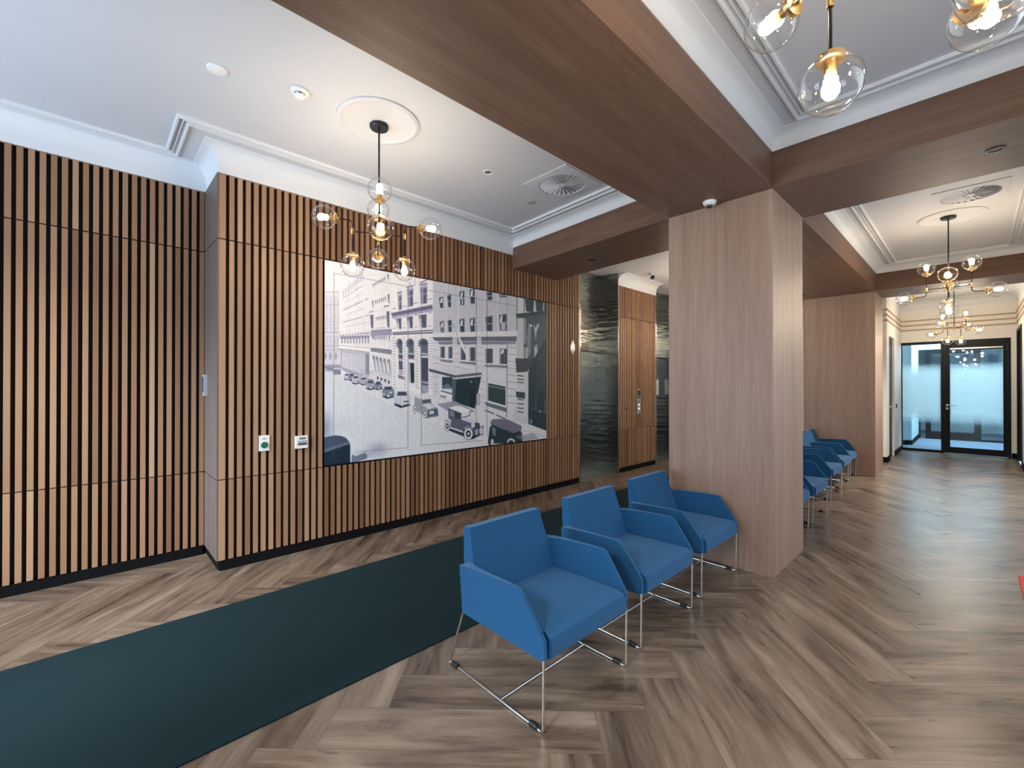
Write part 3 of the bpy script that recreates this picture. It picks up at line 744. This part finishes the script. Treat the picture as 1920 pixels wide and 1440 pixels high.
def paint_street():
    c = Canvas(1577, 1440); a = c.a; Y, X = np.mgrid[0:1440, 0:1577]
    t = np.clip((X-55)/1400, 0, 1)[..., None]
    a[:] = np.array((226, 221, 226))*(1-t)+np.array((196, 199, 208))*t
    R = random.Random(3)
    W_, K1, K2, K3 = (228, 225, 228), (118, 116, 142), (160, 158, 178), (190, 188, 202)
    DK, NV = (42, 62, 76), (12, 44, 58)
    # distant block on the left
    c.rect(53, 262, 150, 745, (208, 206, 214))
    for y, h in ((262, 5), (300, 3), (345, 6), (455, 4), (478, 3), (524, 7), (552, 4), (610, 6), (642, 5)): c.rect(53, y, 152, y+h, K2, .75)
    for x in (66, 92, 118, 138):
        for y0, y1 in ((312, 342), (352, 395), (402, 450), (460, 476), (486, 520), (560, 604), (618, 640)): c.rect(x, y0, x+7, y1, K2, .6)
    for x, r in ((62, 8), (94, 10), (128, 9)): c.ell(x, 680, r, 24, K2, .9)
    c.rect(53, 735, 160, 760, (150, 148, 168), .9)
    # long receding block
    c.poly([(150, 300), (170, 270), (355, 110), (355, 880), (165, 790)], (224, 220, 225))
    for i in range(9):
        u = i/8; x = 172+125*u; y = 262-110*u
        c.poly([(x, y), (x+9, y-10), (x+12, y+22), (x+6, y+48), (x+2, y+20)], (178, 172, 192), .8)
    for p, q, w in (((172, 310), (300, 226), 5), ((176, 384), (303, 326), 8), ((316, 322), (340, 306), 7), ((176, 461), (308, 426), 6), ((318, 424), (345, 414), 6)): c.line(p, q, w, K2, .9)
    for (xa, ya), (xb, yb), n, h in (((190, 327), (297, 268), 8, 13), ((200, 404), (303, 366), 8, 14), ((203, 482), (335, 455), 9, 13), ((185, 360), (300, 306), 7, 6)):
        for i in range(n):
            u = i/(n-1); x, y = xa+(xb-xa)*u, ya+(yb-ya)*u; c.rect(x, y, x+6, y+h, K3, .95)
    c.poly([(155, 541), (354, 524), (354, 540), (157, 556)], K2); c.poly([(157, 556), (354, 542), (354, 560), (160, 570)], (140, 138, 160))
    for i in range(10):
        x = 164+19*i; c.rect(x, 536, x+10, 548, W_); c.poly([(x, 568), (x+8, 566), (x+9, 600), (x+2, 598)], (132, 130, 152)); c.ell(x+4, 566, 6, 8, (132, 130, 152), .9)
    c.poly([(148, 600), (354, 614), (354, 657), (148, 634)], W_); c.line((148, 611), (356, 628), 3, K2); c.line((148, 634), (356, 658), 5, K1)
    c.poly([(155, 640), (354, 664), (345, 860), (200, 790), (160, 760)], (176, 174, 192))
    for i in range(12):
        x = 172+14*i; y = 655+i*1.6; c.poly([(x, y), (x+6, y), (x+8, y+100+i*4), (x-2, y+90+i*4)], (218, 216, 222), .9)
        c.poly([(x+2, y+95+i*3), (x+6, y+97+i*3), (x+6, y+120+i*3), (x+2, y+116+i*3)], K1, .6)
    c.rect(321, 664, 346, 800, (128, 134, 156), .9)
    # block with slit windows
    c.poly([(355, 120), (490, 60), (490, 900), (345, 860)], (224, 222, 226))
    for (xa, ya), (xb, yb), n, h in (((381, 207), (441, 174), 6, 26), ((384, 322), (446, 300), 6, 30), ((388, 430), (448, 420), 6, 26), ((372, 554), (452, 552), 8, 26)):
        for i in range(n):
            u = i/(n-1); x, y = xa+(xb-xa)*u, ya+(yb-ya)*u; c.poly([(x, y), (x+6, y-2), (x+5, y+h), (x+2, y+h-8)], (88, 92, 112))
    for x0, y0, x1, y1 in ((462, 155, 471, 198), (465, 284, 476, 345), (363, 325, 372, 372), (366, 215, 373, 250), (457, 392, 476, 500), (352, 420, 372, 506), (470, 552, 478, 590), (362, 554, 371, 574)):
        c.poly([(x0, y0), (x1, y0-3), (x1, y1), (x0+5, y1-12)], (98, 100, 122))
    c.line((346, 398), (374, 391), 6, K1); c.line((440, 360), (474, 356), 8, K1); c.line((350, 418), (372, 414), 6, K1); c.line((384, 392), (450, 376), 3, K3); c.line((386, 502), (452, 495), 4, K2)
    c.poly([(355, 518), (497, 510), (497, 545), (357, 552)], (146, 144, 166)); c.poly([(355, 514), (497, 505), (497, 512), (355, 520)], K1)
    c.poly([(355, 628), (500, 643), (496, 670), (357, 650)], (122, 130, 146)); c.line((355, 628), (500, 642), 4, (80, 88, 104))
    for i, (x, y) in enumerate(((374, 677), (396, 683), (420, 690), (445, 697), (472, 700))):
        c.ell(x, y+10, 8, 13, K1, .9); c.poly([(x-3, y+8), (x+8, y+8), (x+14, y+95), (x+9, y+95)], (138, 138, 158), .95)
        c.poly([(x+14, y), (x+18, y+6), (x+22, y+110), (x+16, y+110)], K3, .8)
    c.poly([(340, 800), (490, 800), (505, 900), (470, 930), (345, 860)], (212, 210, 217))
    for x, y in ((398, 812), (422, 820), (446, 828), (470, 838)): c.ell(x+3, y+8, 6, 11, (70, 78, 98))
    # painted lettering on the far wall
    FONT = dict(E='11111100001000011110100001000011111', C='01110100011000010000100001000101110', H='10001100011000111111100011000110001', A='01110100011000111111100011000110001',
                N='10001110011010110011100011000110001', I='01110001000010000100001000010001110', L='10000100001000010000100001000011111')
    for k, chh in enumerate('ECHANICAL'):
        bits = FONT[chh]; ox = 290+k*22.5; oy = 765+k*1.6
        for i in range(35):
            if bits[i] == '1': c.rect(ox+(i % 5)*3.3, oy+(i//5)*4, ox+(i % 5)*3.3+3.1, oy+(i//5)*4+4, (138, 138, 158), .75)
    # building with three arches
    c.poly([(490, 110), (757, 130), (757, 950), (600, 900), (492, 870)], (229, 227, 228))
    for x0, x1, yt, yb in ((529, 556, 292, 386), (590, 630, 254, 364), (673, 720, 240, 346)):
        c.poly([(x0-3, yt-20), (x1, yt-32), (x1, yt-24), (x0-3, yt-12)], (108, 106, 134)); c.poly([(x0-2, yt-10), (x1, yt-22), (x1, yt-4), (x0, yt+8)], K3)
        c.poly([(x0, yt), (x1, yt-10), (x1, yb-6), (x0+6, yb)], (150, 148, 172)); c.poly([(x0+(x1-x0)*.45, yt+10), (x1-4, yt), (x1-4, yb-8), (x0+(x1-x0)*.5, yb-2)], (92, 92, 120))
        c.line((x0+6, yt+44), (x1, yt+36), 3, W_)
    c.rect(640, 180, 642, 230, K1); c.rect(606, 205, 612, 236, K2); c.poly([(673, 206), (720, 186), (720, 194), (673, 216)], K1)
    for p, q in (((496, 376), (519, 373)), ((556, 362), (584, 357)), ((630, 341), (662, 336)), ((722, 317), (752, 311))): c.line(p, q, 4, K1)
    c.poly([(484, 400), (752, 344), (755, 356), (488, 412)], (206, 204, 214)); c.poly([(484, 404), (753, 350), (756, 374), (496, 424)], (104, 102, 132)); c.poly([(492, 424), (756, 374), (756, 388), (494, 436)], (170, 168, 190)); c.line((492, 433), (756, 388), 3, K1)
    for x0, x1, yt, yb in ((517, 555, 437, 504), (586, 628, 426, 500), (664, 717, 414, 497)):
        c.poly([(x0, yt), (x1, yt-5), (x1, yb), (x0+12, yb)], (140, 138, 162)); c.poly([(x0+18, yt+4), (x1-6, yt), (x1-6, yb), (x0+24, yb)], (82, 84, 108)); c.poly([(x0+8, yt+26), (x0+18, yt+24), (x0+24, yb), (x0+14, yb)], (205, 203, 214))
    for x in (500, 564, 640, 728): c.line((x, 440-(x-500)*.17), (x+20, 437-(x-500)*.17), 4, K1); c.rect(x+2, 498-(x-500)*.06, x+14, 504-(x-500)*.06, K2)
    c.line((496, 530), (757, 513), 8, (106, 104, 130)); c.line((498, 540), (757, 528), 9, (92, 90, 118))
    for i in range(19):
        y = 560+i*17.2
        for x0, x1 in ((495, 518), (562, 585), (637, 664), (729, 760)):
            if y < 600 and i % 1 == 0 and x0 in (562, 637): c.line((x0+3, y), (x1-4, y+1), 3, K2)
            else: c.line((x0+i*.5, y+i*.4), (x1, y+2+i*.8), 3, (128, 126, 150))
    for x0, x1, yt, yb in ((520, 562, 566, 800), (584, 636, 565, 850), (662, 727, 565, 914)):
        xm = (x0+x1)/2; rx = (x1-x0)/2
        c.ell(xm, yt+34, rx, 34, (112, 112, 138)); c.poly([(x0+10, yt+34), (x1, yt+34), (x1+2, yb), (x0+18, yb)], (176, 176, 192))
        c.ell(xm+5, yt+40, rx-8, 32, (66, 72, 94)); c.poly([(x0+16, yt+40), (x1-3, yt+40), (x1-3, yt+96), (x0+20, yt+92)], (88, 98, 118))
        c.poly([(x0+16, yt+104), (x1, yt+106), (x1, yt+130), (x0+17, yt+128)], (74, 76, 102))
    c.poly([(536, 710), (560, 712), (563, 765), (540, 765)], (84, 84, 110)); c.poly([(530, 800), (562, 806), (584, 832), (536, 822)], (118, 120, 142))
    c.poly([(610, 722), (636, 725), (637, 850), (616, 852)], (24, 48, 60)); c.poly([(598, 700), (636, 704), (636, 722), (600, 716)], W_)
    c.poly([(680, 692), (726, 692), (727, 905), (684, 915)], (66, 70, 96)); c.rect(680, 676, 727, 690, (206, 206, 214)); c.poly([(682, 836), (727, 842), (727, 860), (683, 850)], (150, 152, 172)); c.poly([(684, 862), (727, 868), (727, 912), (690, 925)], (160, 162, 180))
    # plain office block
    c.poly([(757, 120), (1295, 230), (1295, 540), (757, 545)], (190, 192, 201))
    for x in (838, 915, 1035, 1082, 1165): c.rect(x, 215, x+14, 545, (206, 207, 214), .6); c.rect(x+14, 215, x+17, 545, (158, 160, 174), .7)
    wins = [(795, 822, 300, 370), (847, 873, 286, 366), (925, 958, 262, 353), (990, 1025, 248, 343), (1098, 1136, 266, 320), (1176, 1226, 280, 302),
            (800, 827, 455, 527), (850, 877, 447, 525), (925, 959, 440, 524), (990, 1026, 434, 523), (1092, 1138, 422, 518), (1178, 1228, 410, 515)]
    for i, (x0, x1, y0, y1) in enumerate(wins):
        c.poly([(x0, y0+5), (x1, y0-3), (x1, y1), (x0+9, y1)], (84, 94, 112)); c.poly([(x0+10, y0+10), (x1-3, y0+4), (x1-3, y1-4), (x0+12, y1-3)], (44, 62, 78))
        ym = (y0+y1)/2; c.line((x0+6, ym+2), (x1, ym-1), 4, (200, 202, 210))
        if i % 3 != 1: c.poly([(x0+12, y0+12), (x0+24, y0+6), (x0+20, ym-2), (x0+8, ym)], (222, 224, 228))
        if i in (2, 6, 11): c.poly([(x0+14, ym+4), (x1-8, ym+2), (x1-8, y1-4), (x0+16, y1-3)], (178, 180, 192))
    for x in (1035, 1103, 1230): c.rect(x, 255+(x-1035)*.2, x+3, 560, (112, 118, 134), .8)
    c.rect(1292, 290, 1297, 690, (50, 66, 80))
    c.poly([(757, 528), (1295, 516), (1295, 552), (757, 560)], (218, 217, 221))
    c.poly([(757, 560), (1295, 552), (1295, 950), (1250, 1110), (760, 930)], (214, 213, 219))
    c.poly([(752, 558), (1293, 551), (1290, 580), (770, 580)], (88, 98, 116)); c.poly([(790, 582), (1290, 580), (1285, 602), (800, 606)], (140, 142, 160)); c.line((790, 596), (1230, 594), 5, (92, 98, 118))
    for x in (882, 1037): c.rect(x, 556, x+30, 700, (212, 212, 219), .8)
    for x0, x1, y0, y1 in ((804, 832, 618, 690), (855, 881, 618, 693), (934, 966, 620, 702), (992, 1028, 622, 709), (1093, 1139, 630, 722), (1183, 1231, 630, 728)):
        c.rect(x0, y0, x1, y1, (52, 68, 84)); c.poly([(x0, y0), (x0+9, y0), (x0+9, y1), (x0, y1)], (124, 128, 146)); c.rect(x0+(x1-x0)*.6, y0+4, x0+(x1-x0)*.6+3, y1, (120, 126, 142), .7)
    c.poly([(1196, 636), (1212, 632), (1206, 662), (1190, 664)], (224, 226, 230))
    for x0, x1, y in ((798, 884, 694), (924, 1032, 706), (1082, 1232, 726)): c.poly([(x0, y), (x1, y+5), (x1, y+10), (x0, y+5)], (226, 226, 230)); c.poly([(x0+4, y+6), (x1, y+11), (x1-3, y+28), (x0+10, y+18)], (112, 116, 138))
    for i in range(9):
        y = 620+i*44
        c.line((757, y-30), (795, y-24), 3, K2); c.line((1232, y), (1290, y+6), 3, (112, 118, 136)); c.line((1040, y), (1082, y+2), 3, K2); c.line((886, y-6), (926, y-4), 3, K2)
    c.line((757, 690), (1290, 778), 3, K2, .8); c.line((757, 724), (1000, 765), 3, K2, .8); c.line((1065, 940), (1225, 985), 3, K2)
    c.line((1232, 600), (1228, 1070), 4, (92, 98, 118))
    # flag pole
    c.poly([(886, 490), (900, 500), (995, 690), (985, 705), (930, 600)], (222, 221, 226)); c.line((884, 470), (935, 600), 3, (120, 124, 142))
    # entrance canopy
    c.poly([(728, 750), (840, 748), (1066, 782), (905, 808), (850, 805)], (208, 206, 213)); c.poly([(728, 758), (905, 802), (905, 818), (735, 778)], (72, 80, 98)); c.poly([(905, 800), (1068, 782), (1068, 798), (908, 818)], (84, 92, 108)); c.poly([(905, 816), (1068, 797), (1060, 812), (910, 826)], (206, 208, 214))
    for i in range(7): c.line((758, 800+i*20), (800-i*3, 808+i*21), 3, K2)
    c.rect(816, 812, 882, 886, (40, 60, 76)); c.poly([(818, 870), (850, 850), (880, 880), (880, 890), (820, 880)], (120, 130, 144), .7)
    c.poly([(800, 884), (884, 906), (884, 914), (800, 894)], (228, 228, 232)); c.poly([(806, 895), (884, 915), (884, 926), (810, 906)], (104, 112, 132))
    c.poly([(880, 822), (912, 826), (905, 990), (880, 970)], (74, 92, 106)); c.poly([(908, 826), (1066, 808), (1024, 1022), (1002, 1030), (895, 990)], NV)
    c.poly([(990, 900), (1040, 880), (1024, 1016), (1000, 1026)], (8, 32, 44)); c.ell(1002, 842, 7, 6, (120, 140, 150))
    c.rect(1034, 916, 1058, 990, (142, 144, 158)); c.rect(1038, 922, 1054, 984, (188, 188, 198), .8)
    c.poly([(806, 905), (884, 930), (855, 970), (800, 960)], (228, 228, 232)); 
    for i in range(4): c.rect(806+i*10, 926+i*2, 812+i*10, 944+i*2, (88, 94, 112))
    c.poly([(1106, 842), (1228, 868), (1228, 1004), (1106, 968)], (216, 218, 223)); c.poly([(1110, 850), (1221, 872), (1221, 992), (1110, 960)], (34, 58, 70)); c.line((1110, 866), (1220, 888), 4, (170, 176, 186)); c.poly([(1086, 968), (1226, 1006), (1226, 1034), (1098, 994)], (96, 106, 126))
    c.line((1084, 962), (1226, 1000), 6, (224, 225, 229)); c.line((1090, 1022), (1148, 1046), 7, (62, 78, 94)); c.line((1162, 1052), (1222, 1078), 7, (62, 78, 94))
    # dark building on the right
    c.poly([(1296, 285), (1480, 320), (1480, 1150), (1296, 1110)], (196, 200, 206))
    c.poly([(1345, 312), (1402, 322), (1398, 398), (1352, 392)], (34, 62, 74)); c.poly([(1410, 322), (1462, 330), (1458, 392), (1416, 390)], (34, 62, 74)); c.rect(1336, 300, 1344, 400, (110, 122, 134)); c.rect(1466, 320, 1480, 400, (40, 56, 66))
    c.poly([(1286, 412), (1480, 388), (1480, 700), (1340, 700), (1336, 434), (1294, 436)], (58, 78, 92)); c.poly([(1286, 408), (1480, 386), (1480, 410), (1290, 430)], (34, 60, 72))
    c.rect(1300, 438, 1336, 690, (186, 190, 198)); c.rect(1336, 438, 1352, 690, (130, 140, 152))
    c.poly([(1356, 560), (1366, 470), (1384, 470), (1380, 660), (1360, 690)], (120, 132, 144)); c.ell(1383, 484, 6, 8, (214, 216, 220)); c.poly([(1398, 470), (1412, 500), (1424, 470), (1436, 476), (1418, 520), (1412, 580), (1406, 520)], (176, 182, 190)); c.poly([(1404, 620), (1420, 600), (1424, 650), (1404, 690)], (170, 176, 184)); c.rect(1336, 596, 1358, 622, (66, 84, 100)); c.rect(1350, 622, 1362, 690, (168, 174, 184))
    c.poly([(1284, 690), (1410, 696), (1400, 772), (1290, 782)], (50, 66, 80)); c.poly([(1396, 700), (1480, 560), (1480, 1152), (1365, 1110), (1366, 780)], (20, 52, 64)); c.poly([(1420, 690), (1480, 640), (1480, 900), (1420, 900)], (34, 62, 74))
    c.poly([(1294, 782), (1350, 778), (1342, 900), (1345, 1070), (1296, 1050)], (202, 205, 211))
    for y in (800, 822, 842, 950, 978, 1006, 1030): c.line((1296, y), (1336, y+5), 7, (52, 72, 88))
    c.poly([(1286, 902), (1352, 908), (1348, 948), (1290, 940)], (44, 62, 76)); c.poly([(1345, 800), (1362, 770), (1366, 1108), (1346, 1100)], (196, 202, 208)); c.line((1350, 790), (1372, 764), 4, (200, 204, 210))
    c.rect(1412, 915, 1416, 1010, (88, 110, 122)); c.line((1366, 1000), (1478, 1040), 4, (90, 110, 122)); c.ell(1438, 1028, 6, 5, (180, 190, 196)); c.poly([(1372, 1100), (1380, 1070), (1392, 1090), (1388, 1112)], (110, 126, 138)); c.rect(1468, 950, 1474, 1040, (90, 110, 122))
    # street and pavement
    c.poly([(50, 765), (120, 782), (235, 862), (330, 915), (430, 962), (520, 1012), (640, 1062), (830, 1130), (1000, 1195), (1115, 1235), (1480, 1190), (1480, 1440), (50, 1440)], (208, 211, 216))
    c.poly([(150, 790), (345, 850), (480, 900), (760, 925), (1250, 1090), (1366, 1108), (1480, 1150), (1480, 1205), (1120, 1240), (830, 1130), (430, 950), (230, 860)], (214, 215, 220))
    c.poly([(780, 985), (900, 965), (1030, 1030), (900, 1060)], (134, 134, 156), .85); c.line((700, 1055), (850, 1085), 3, (170, 172, 184)); c.line((1330, 1150), (1478, 1190), 5, (180, 186, 194))
    # parked cars, far to near
    def smallcar(x, y, s, body, roof):
        c.poly([(x, y+.30*s), (x+.25*s, y), (x+.75*s, y), (x+s, y+.35*s), (x+1.02*s, y+.80*s), (x+.45*s, y+.98*s), (x+.02*s, y+.75*s)], body)
        c.poly([(x+.20*s, y+.02*s), (x+.78*s, y), (x+.72*s, y-.08*s), (x+.25*s, y-.07*s)], roof); c.poly([(x+.25*s, y+.08*s), (x+.75*s, y+.08*s), (x+.80*s, y+.30*s), (x+.20*s, y+.30*s)], (52, 62, 82))
        c.poly([(x+.05*s, y+.75*s), (x+.45*s, y+.90*s), (x+1.0*s, y+.80*s), (x+.98*s, y+.92*s), (x+.42*s, y+1.06*s), (x+.04*s, y+.90*s)], (34, 44, 66)); c.ell(x+.52*s, y+.80*s, .07*s, .15*s, (206, 208, 214)); c.ell(x+.15*s, y+.70*s, .06*s, .13*s, (190, 192, 202))
        c.ell(x+.72*s, y+.55*s, .10*s, .10*s, (206, 208, 214)); c.rect(x+.60*s, y+.62*s, x+.92*s, y+.70*s, (66, 74, 94))
    c.rect(112, 766, 162, 800, (132, 132, 152)); c.rect(60, 742, 112, 778, (150, 148, 168))
    for i in range(8): c.rect(64+i*12, 748+i*5, 70+i*12, 756+i*5, (90, 92, 114))
    for x, y, s, b_, r_ in ((180, 792, 42, (190, 188, 200), W_), (212, 795, 45, (120, 122, 144), (80, 84, 106)), (232, 806, 54, (186, 184, 198), (210, 208, 216)), (284, 815, 50, (170, 168, 186), W_), (324, 834, 62, (150, 152, 170), (70, 84, 96)), (380, 846, 50, (112, 118, 138), (60, 74, 90)),
                            (430, 872, 78, (118, 128, 146), (226, 225, 228)), (505, 900, 106, (196, 198, 208), (230, 229, 232))): smallcar(x, y, s, b_, r_)
    def H(pts): return [(514.2+.3333*p, 857+.3333*q) for p, q in pts]
    c.poly(H([(380, 540), (560, 600), (600, 660), (840, 610), (820, 560), (400, 520)]), (34, 46, 66))
    c.poly(H([(375, 250), (520, 300), (690, 275), (700, 380), (820, 470), (830, 600), (620, 650), (520, 560), (400, 540), (335, 440), (375, 400)]), (150, 152, 166))
    c.poly(H([(375, 250), (380, 225), (560, 270), (690, 262), (690, 285), (520, 305)]), (208, 210, 214)); c.poly(H([(525, 310), (680, 290), (690, 355), (530, 380)]), (78, 90, 106)); c.poly(H([(520, 395), (640, 370), (770, 440), (640, 490)]), (206, 206, 214)); c.poly(H([(630, 500), (820, 470), (830, 590), (620, 640)]), (74, 86, 104)); c.poly(H([(660, 520), (750, 510), (750, 570), (660, 590)]), (196, 200, 208))
    for x, y, rx, ry in ((578, 590, 40, 70), (380, 490, 36, 82)): c.ell(*H([(x, y)])[0], rx/3, ry/3, (48, 62, 78)); c.ell(*H([(x, y)])[0], rx/3*.82, ry/3*.86, (220, 222, 226)); c.ell(*H([(x, y)])[0], rx/3*.4, ry/3*.45, (110, 118, 132))
    c.poly(H([(400, 545), (520, 600), (530, 570), (400, 520)]), (200, 202, 210))
    c.poly(H([(960, 850), (1060, 900), (1330, 1005), (1480, 1060), (1620, 990), (1620, 900), (1040, 830)]), (26, 42, 60))
    c.poly(H([(1025, 460), (1270, 560), (1280, 680), (1490, 755), (1500, 860), (1340, 830), (1300, 915), (1055, 820), (1080, 700), (1025, 650)]), (92, 94, 114))
    c.poly(H([(1025, 460), (1180, 412), (1270, 420), (1450, 500), (1440, 520), (1285, 560)]), (226, 227, 230)); c.line(H([(1030, 470)])[0], H([(1285, 572)])[0], 4, (44, 58, 70)); c.poly(H([(1150, 530), (1260, 570), (1265, 680), (1150, 640)]), (40, 66, 74)); c.poly(H([(1060, 500), (1130, 525), (1130, 620), (1060, 600)]), (128, 130, 148))
    c.poly(H([(1285, 560), (1440, 520), (1438, 600), (1290, 640)]), (214, 216, 221)); c.line(H([(1290, 640)])[0], H([(1440, 600)])[0], 5, (40, 54, 68)); c.line(H([(1436, 520)])[0], H([(1438, 610)])[0], 4, (50, 62, 76))
    c.poly(H([(1270, 680), (1350, 630), (1570, 715), (1500, 760)]), (206, 198, 208)); c.poly(H([(1500, 760), (1580, 730), (1700, 780), (1690, 970), (1520, 1000), (1490, 880)]), (60, 74, 90)); c.ell(*H([(1500, 790)])[0], 12, 15, (206, 208, 214)); c.ell(*H([(1660, 770)])[0], 12, 14, (212, 214, 218)); c.poly(H([(1530, 870), (1600, 850), (1600, 960), (1540, 975)]), (150, 158, 168)); c.ell(*H([(1655, 890)])[0], 12, 24, (196, 200, 206))
    c.poly(H([(1060, 820), (1310, 900), (1310, 935), (1060, 850)]), (212, 214, 219)); c.poly(H([(1330, 860), (1380, 800), (1480, 830), (1500, 870), (1430, 850), (1370, 880)]), (150, 154, 168)); c.poly(H([(930, 740), (970, 660), (1040, 690), (1080, 800), (1040, 790), (1000, 700)]), (186, 190, 198))
    for x, y, rx, ry in ((1410, 950, 92, 120), (1005, 805, 54, 100)):
        q = H([(x, y)])[0]; c.ell(*q, rx/3, ry/3, (34, 48, 62)); c.ell(*q, rx/3*.9, ry/3*.9, (220, 222, 226)); c.ell(*q, rx/3*.55, ry/3*.58, (52, 64, 80)); c.ell(*q, rx/3*.22, ry/3*.22, (206, 210, 214))
    c.poly([(1108, 1235), (1120, 1130), (1160, 1095), (1300, 1140), (1325, 1165), (1330, 1235)], (28, 52, 64)); c.poly([(1123, 1100), (1140, 1080), (1190, 1076), (1240, 1082), (1322, 1120), (1320, 1150), (1272, 1168), (1230, 1150), (1130, 1112)], (108, 108, 124)); c.line((1126, 1112), (1270, 1166), 4, (70, 78, 92))
    c.poly([(1135, 1130), (1158, 1138), (1158, 1185), (1140, 1180)], (110, 120, 132)); c.ell(1130, 1225, 18, 32, (20, 38, 50)); c.ell(1136, 1228, 10, 24, (190, 196, 202)); c.ell(1256, 1226, 26, 26, (196, 200, 206)); c.ell(1256, 1232, 18, 20, (40, 60, 72)); c.line((1320, 1120), (1320, 1170), 3, (60, 72, 84)); c.poly([(1280, 1190), (1400, 1165), (1430, 1200), (1340, 1215)], (130, 136, 150), .6)
    # silhouette and blurs at the lower left
    c.soft(60, 1140, 45, 90, (128, 128, 152), .75); c.soft(190, 1120, 70, 60, (188, 192, 206), .5)
    c.soft(405, 1275, 60, 38, (158, 158, 176), .9); c.soft(330, 1310, 70, 26, (160, 166, 182), .8)
    c.poly([(50, 1205), (118, 1191), (160, 1193), (196, 1206), (216, 1230), (224, 1262), (225, 1440), (50, 1440)], (66, 74, 96)); c.poly([(50, 1300), (120, 1275), (222, 1240), (224, 1440), (50, 1440)], (10, 36, 50)); c.poly([(50, 1285), (210, 1230), (222, 1245), (50, 1305)], (104, 110, 126), .8)
    c.poly([(232, 1330), (240, 1310), (258, 1325), (320, 1300), (335, 1320), (330, 1340), (232, 1370)], (92, 100, 118), .85)
    # fine joints of the panels that carry the print
    for p, q in (((116, 145), (116, 1345)), ((116, 145), (590, 230)), ((596, 232), (596, 1266)), ((300, 1292), (596, 1266)), ((683, 240), (683, 1250)), ((683, 1250), (1080, 1215)), ((722, 256), (1292, 358)), ((1103, 330), (1103, 1190)), ((1035, 300), (1035, 1150))):
        c.line(p, q, 3.2, (84, 88, 100), .62)
    return c.a
def mural():
    img = paint_street()
    k = np.array([.25, .5, .25], np.float32)
    for _ in range(2):
        img = k[0]*np.roll(img, 1, 0)+k[1]*img+k[2]*np.roll(img, -1, 0); img = k[0]*np.roll(img, 1, 1)+k[1]*img+k[2]*np.roll(img, -1, 1)
    # sketch corners -> unit square
    src = [(0, 0), (1, 0), (1, 1), (0, 1)]; dst = [(55, 58), (1480, 337), (1480, 1198), (55, 1386)]
    A = []; B = []
    for (u, v), (x, y) in zip(src, dst):
        A += [[u, v, 1, 0, 0, 0, -u*x, -v*x], [0, 0, 0, u, v, 1, -u*y, -v*y]]; B += [x, y]
    h = np.linalg.solve(np.array(A, float), np.array(B, float))
    nu, nv = 700, 420
    U, V = np.meshgrid(np.linspace(0, 1, nu), np.linspace(0, 1, nv))
    D = h[6]*U+h[7]*V+1; X = np.clip((h[0]*U+h[1]*V+h[2])/D, 0, 1575); Y = np.clip((h[3]*U+h[4]*V+h[5])/D, 0, 1438)
    xi, yi = X.astype(int), Y.astype(int); fx, fy = (X-xi)[..., None], (Y-yi)[..., None]
    col = (img[yi, xi]*(1-fx)+img[yi, xi+1]*fx)*(1-fy)+(img[yi+1, xi]*(1-fx)+img[yi+1, xi+1]*fx)*fy
    gr = np.random.RandomState(4).rand(nv//3+2, nu//3+2); gr = np.repeat(np.repeat(gr, 3, 0), 3, 1)[:nv, :nu]
    st = np.random.RandomState(5).rand(nu)[None, :]
    col = col*(1+.055*(gr-.5)+.03*(st-.5))[..., None]
    s = np.clip(col, 0, 255)/255.0; lin = np.where(s < .04045, s/12.92, ((s+.055)/1.055)**2.4); lin = np.minimum(lin*1.13, .93)
    Y0, Y1, Z0, Z1 = 1.482, 4.383, .702, 2.503
    co = np.stack([np.zeros_like(U), (U-.5)*(Y1-Y0), (.5-V)*(Z1-Z0)], -1).reshape(-1, 3)
    i = np.arange(nu*nv).reshape(nv, nu); q = np.stack([i[:-1, :-1], i[1:, :-1], i[1:, 1:], i[:-1, 1:]], -1).reshape(-1, 4)
    me = bpy.data.meshes.new('print'); me.vertices.add(nu*nv); me.vertices.foreach_set('co', co.astype(np.float32).ravel())
    me.loops.add(q.size); me.loops.foreach_set('vertex_index', q.astype(np.int32).ravel())
    me.polygons.add(len(q)); me.polygons.foreach_set('loop_start', np.arange(0, q.size, 4, dtype=np.int32))
    at = me.color_attributes.new('ink', 'FLOAT_COLOR', 'POINT')
    at.data.foreach_set('color', np.concatenate([lin.reshape(-1, 3), np.ones((nu*nv, 1))], 1).astype(np.float32).ravel())
    me.update(calc_edges=True)
    m = MT('printed_mural'); a = m.attr('ink'); m.set(Base_Color=a['Color'], Roughness=.42, Specular_IOR_Level=.35)
    me.materials.append(m.m)
    t = thing('photo_mural', 'large black and white street photograph with old cars, set into the slatted wall', 'mural', (WX, (Y0+Y1)/2, (Z0+Z1)/2))
    o = bpy.data.objects.new('print', me); C.objects.link(o); o.parent = t; o.location = (.006, 0, 0)
    b = NB(); box(b, -.034, .005, -(Y1-Y0)/2, (Y1-Y0)/2, -(Z1-Z0)/2, (Z1-Z0)/2); obj('backing_board', b, M['black'], t)
mural()
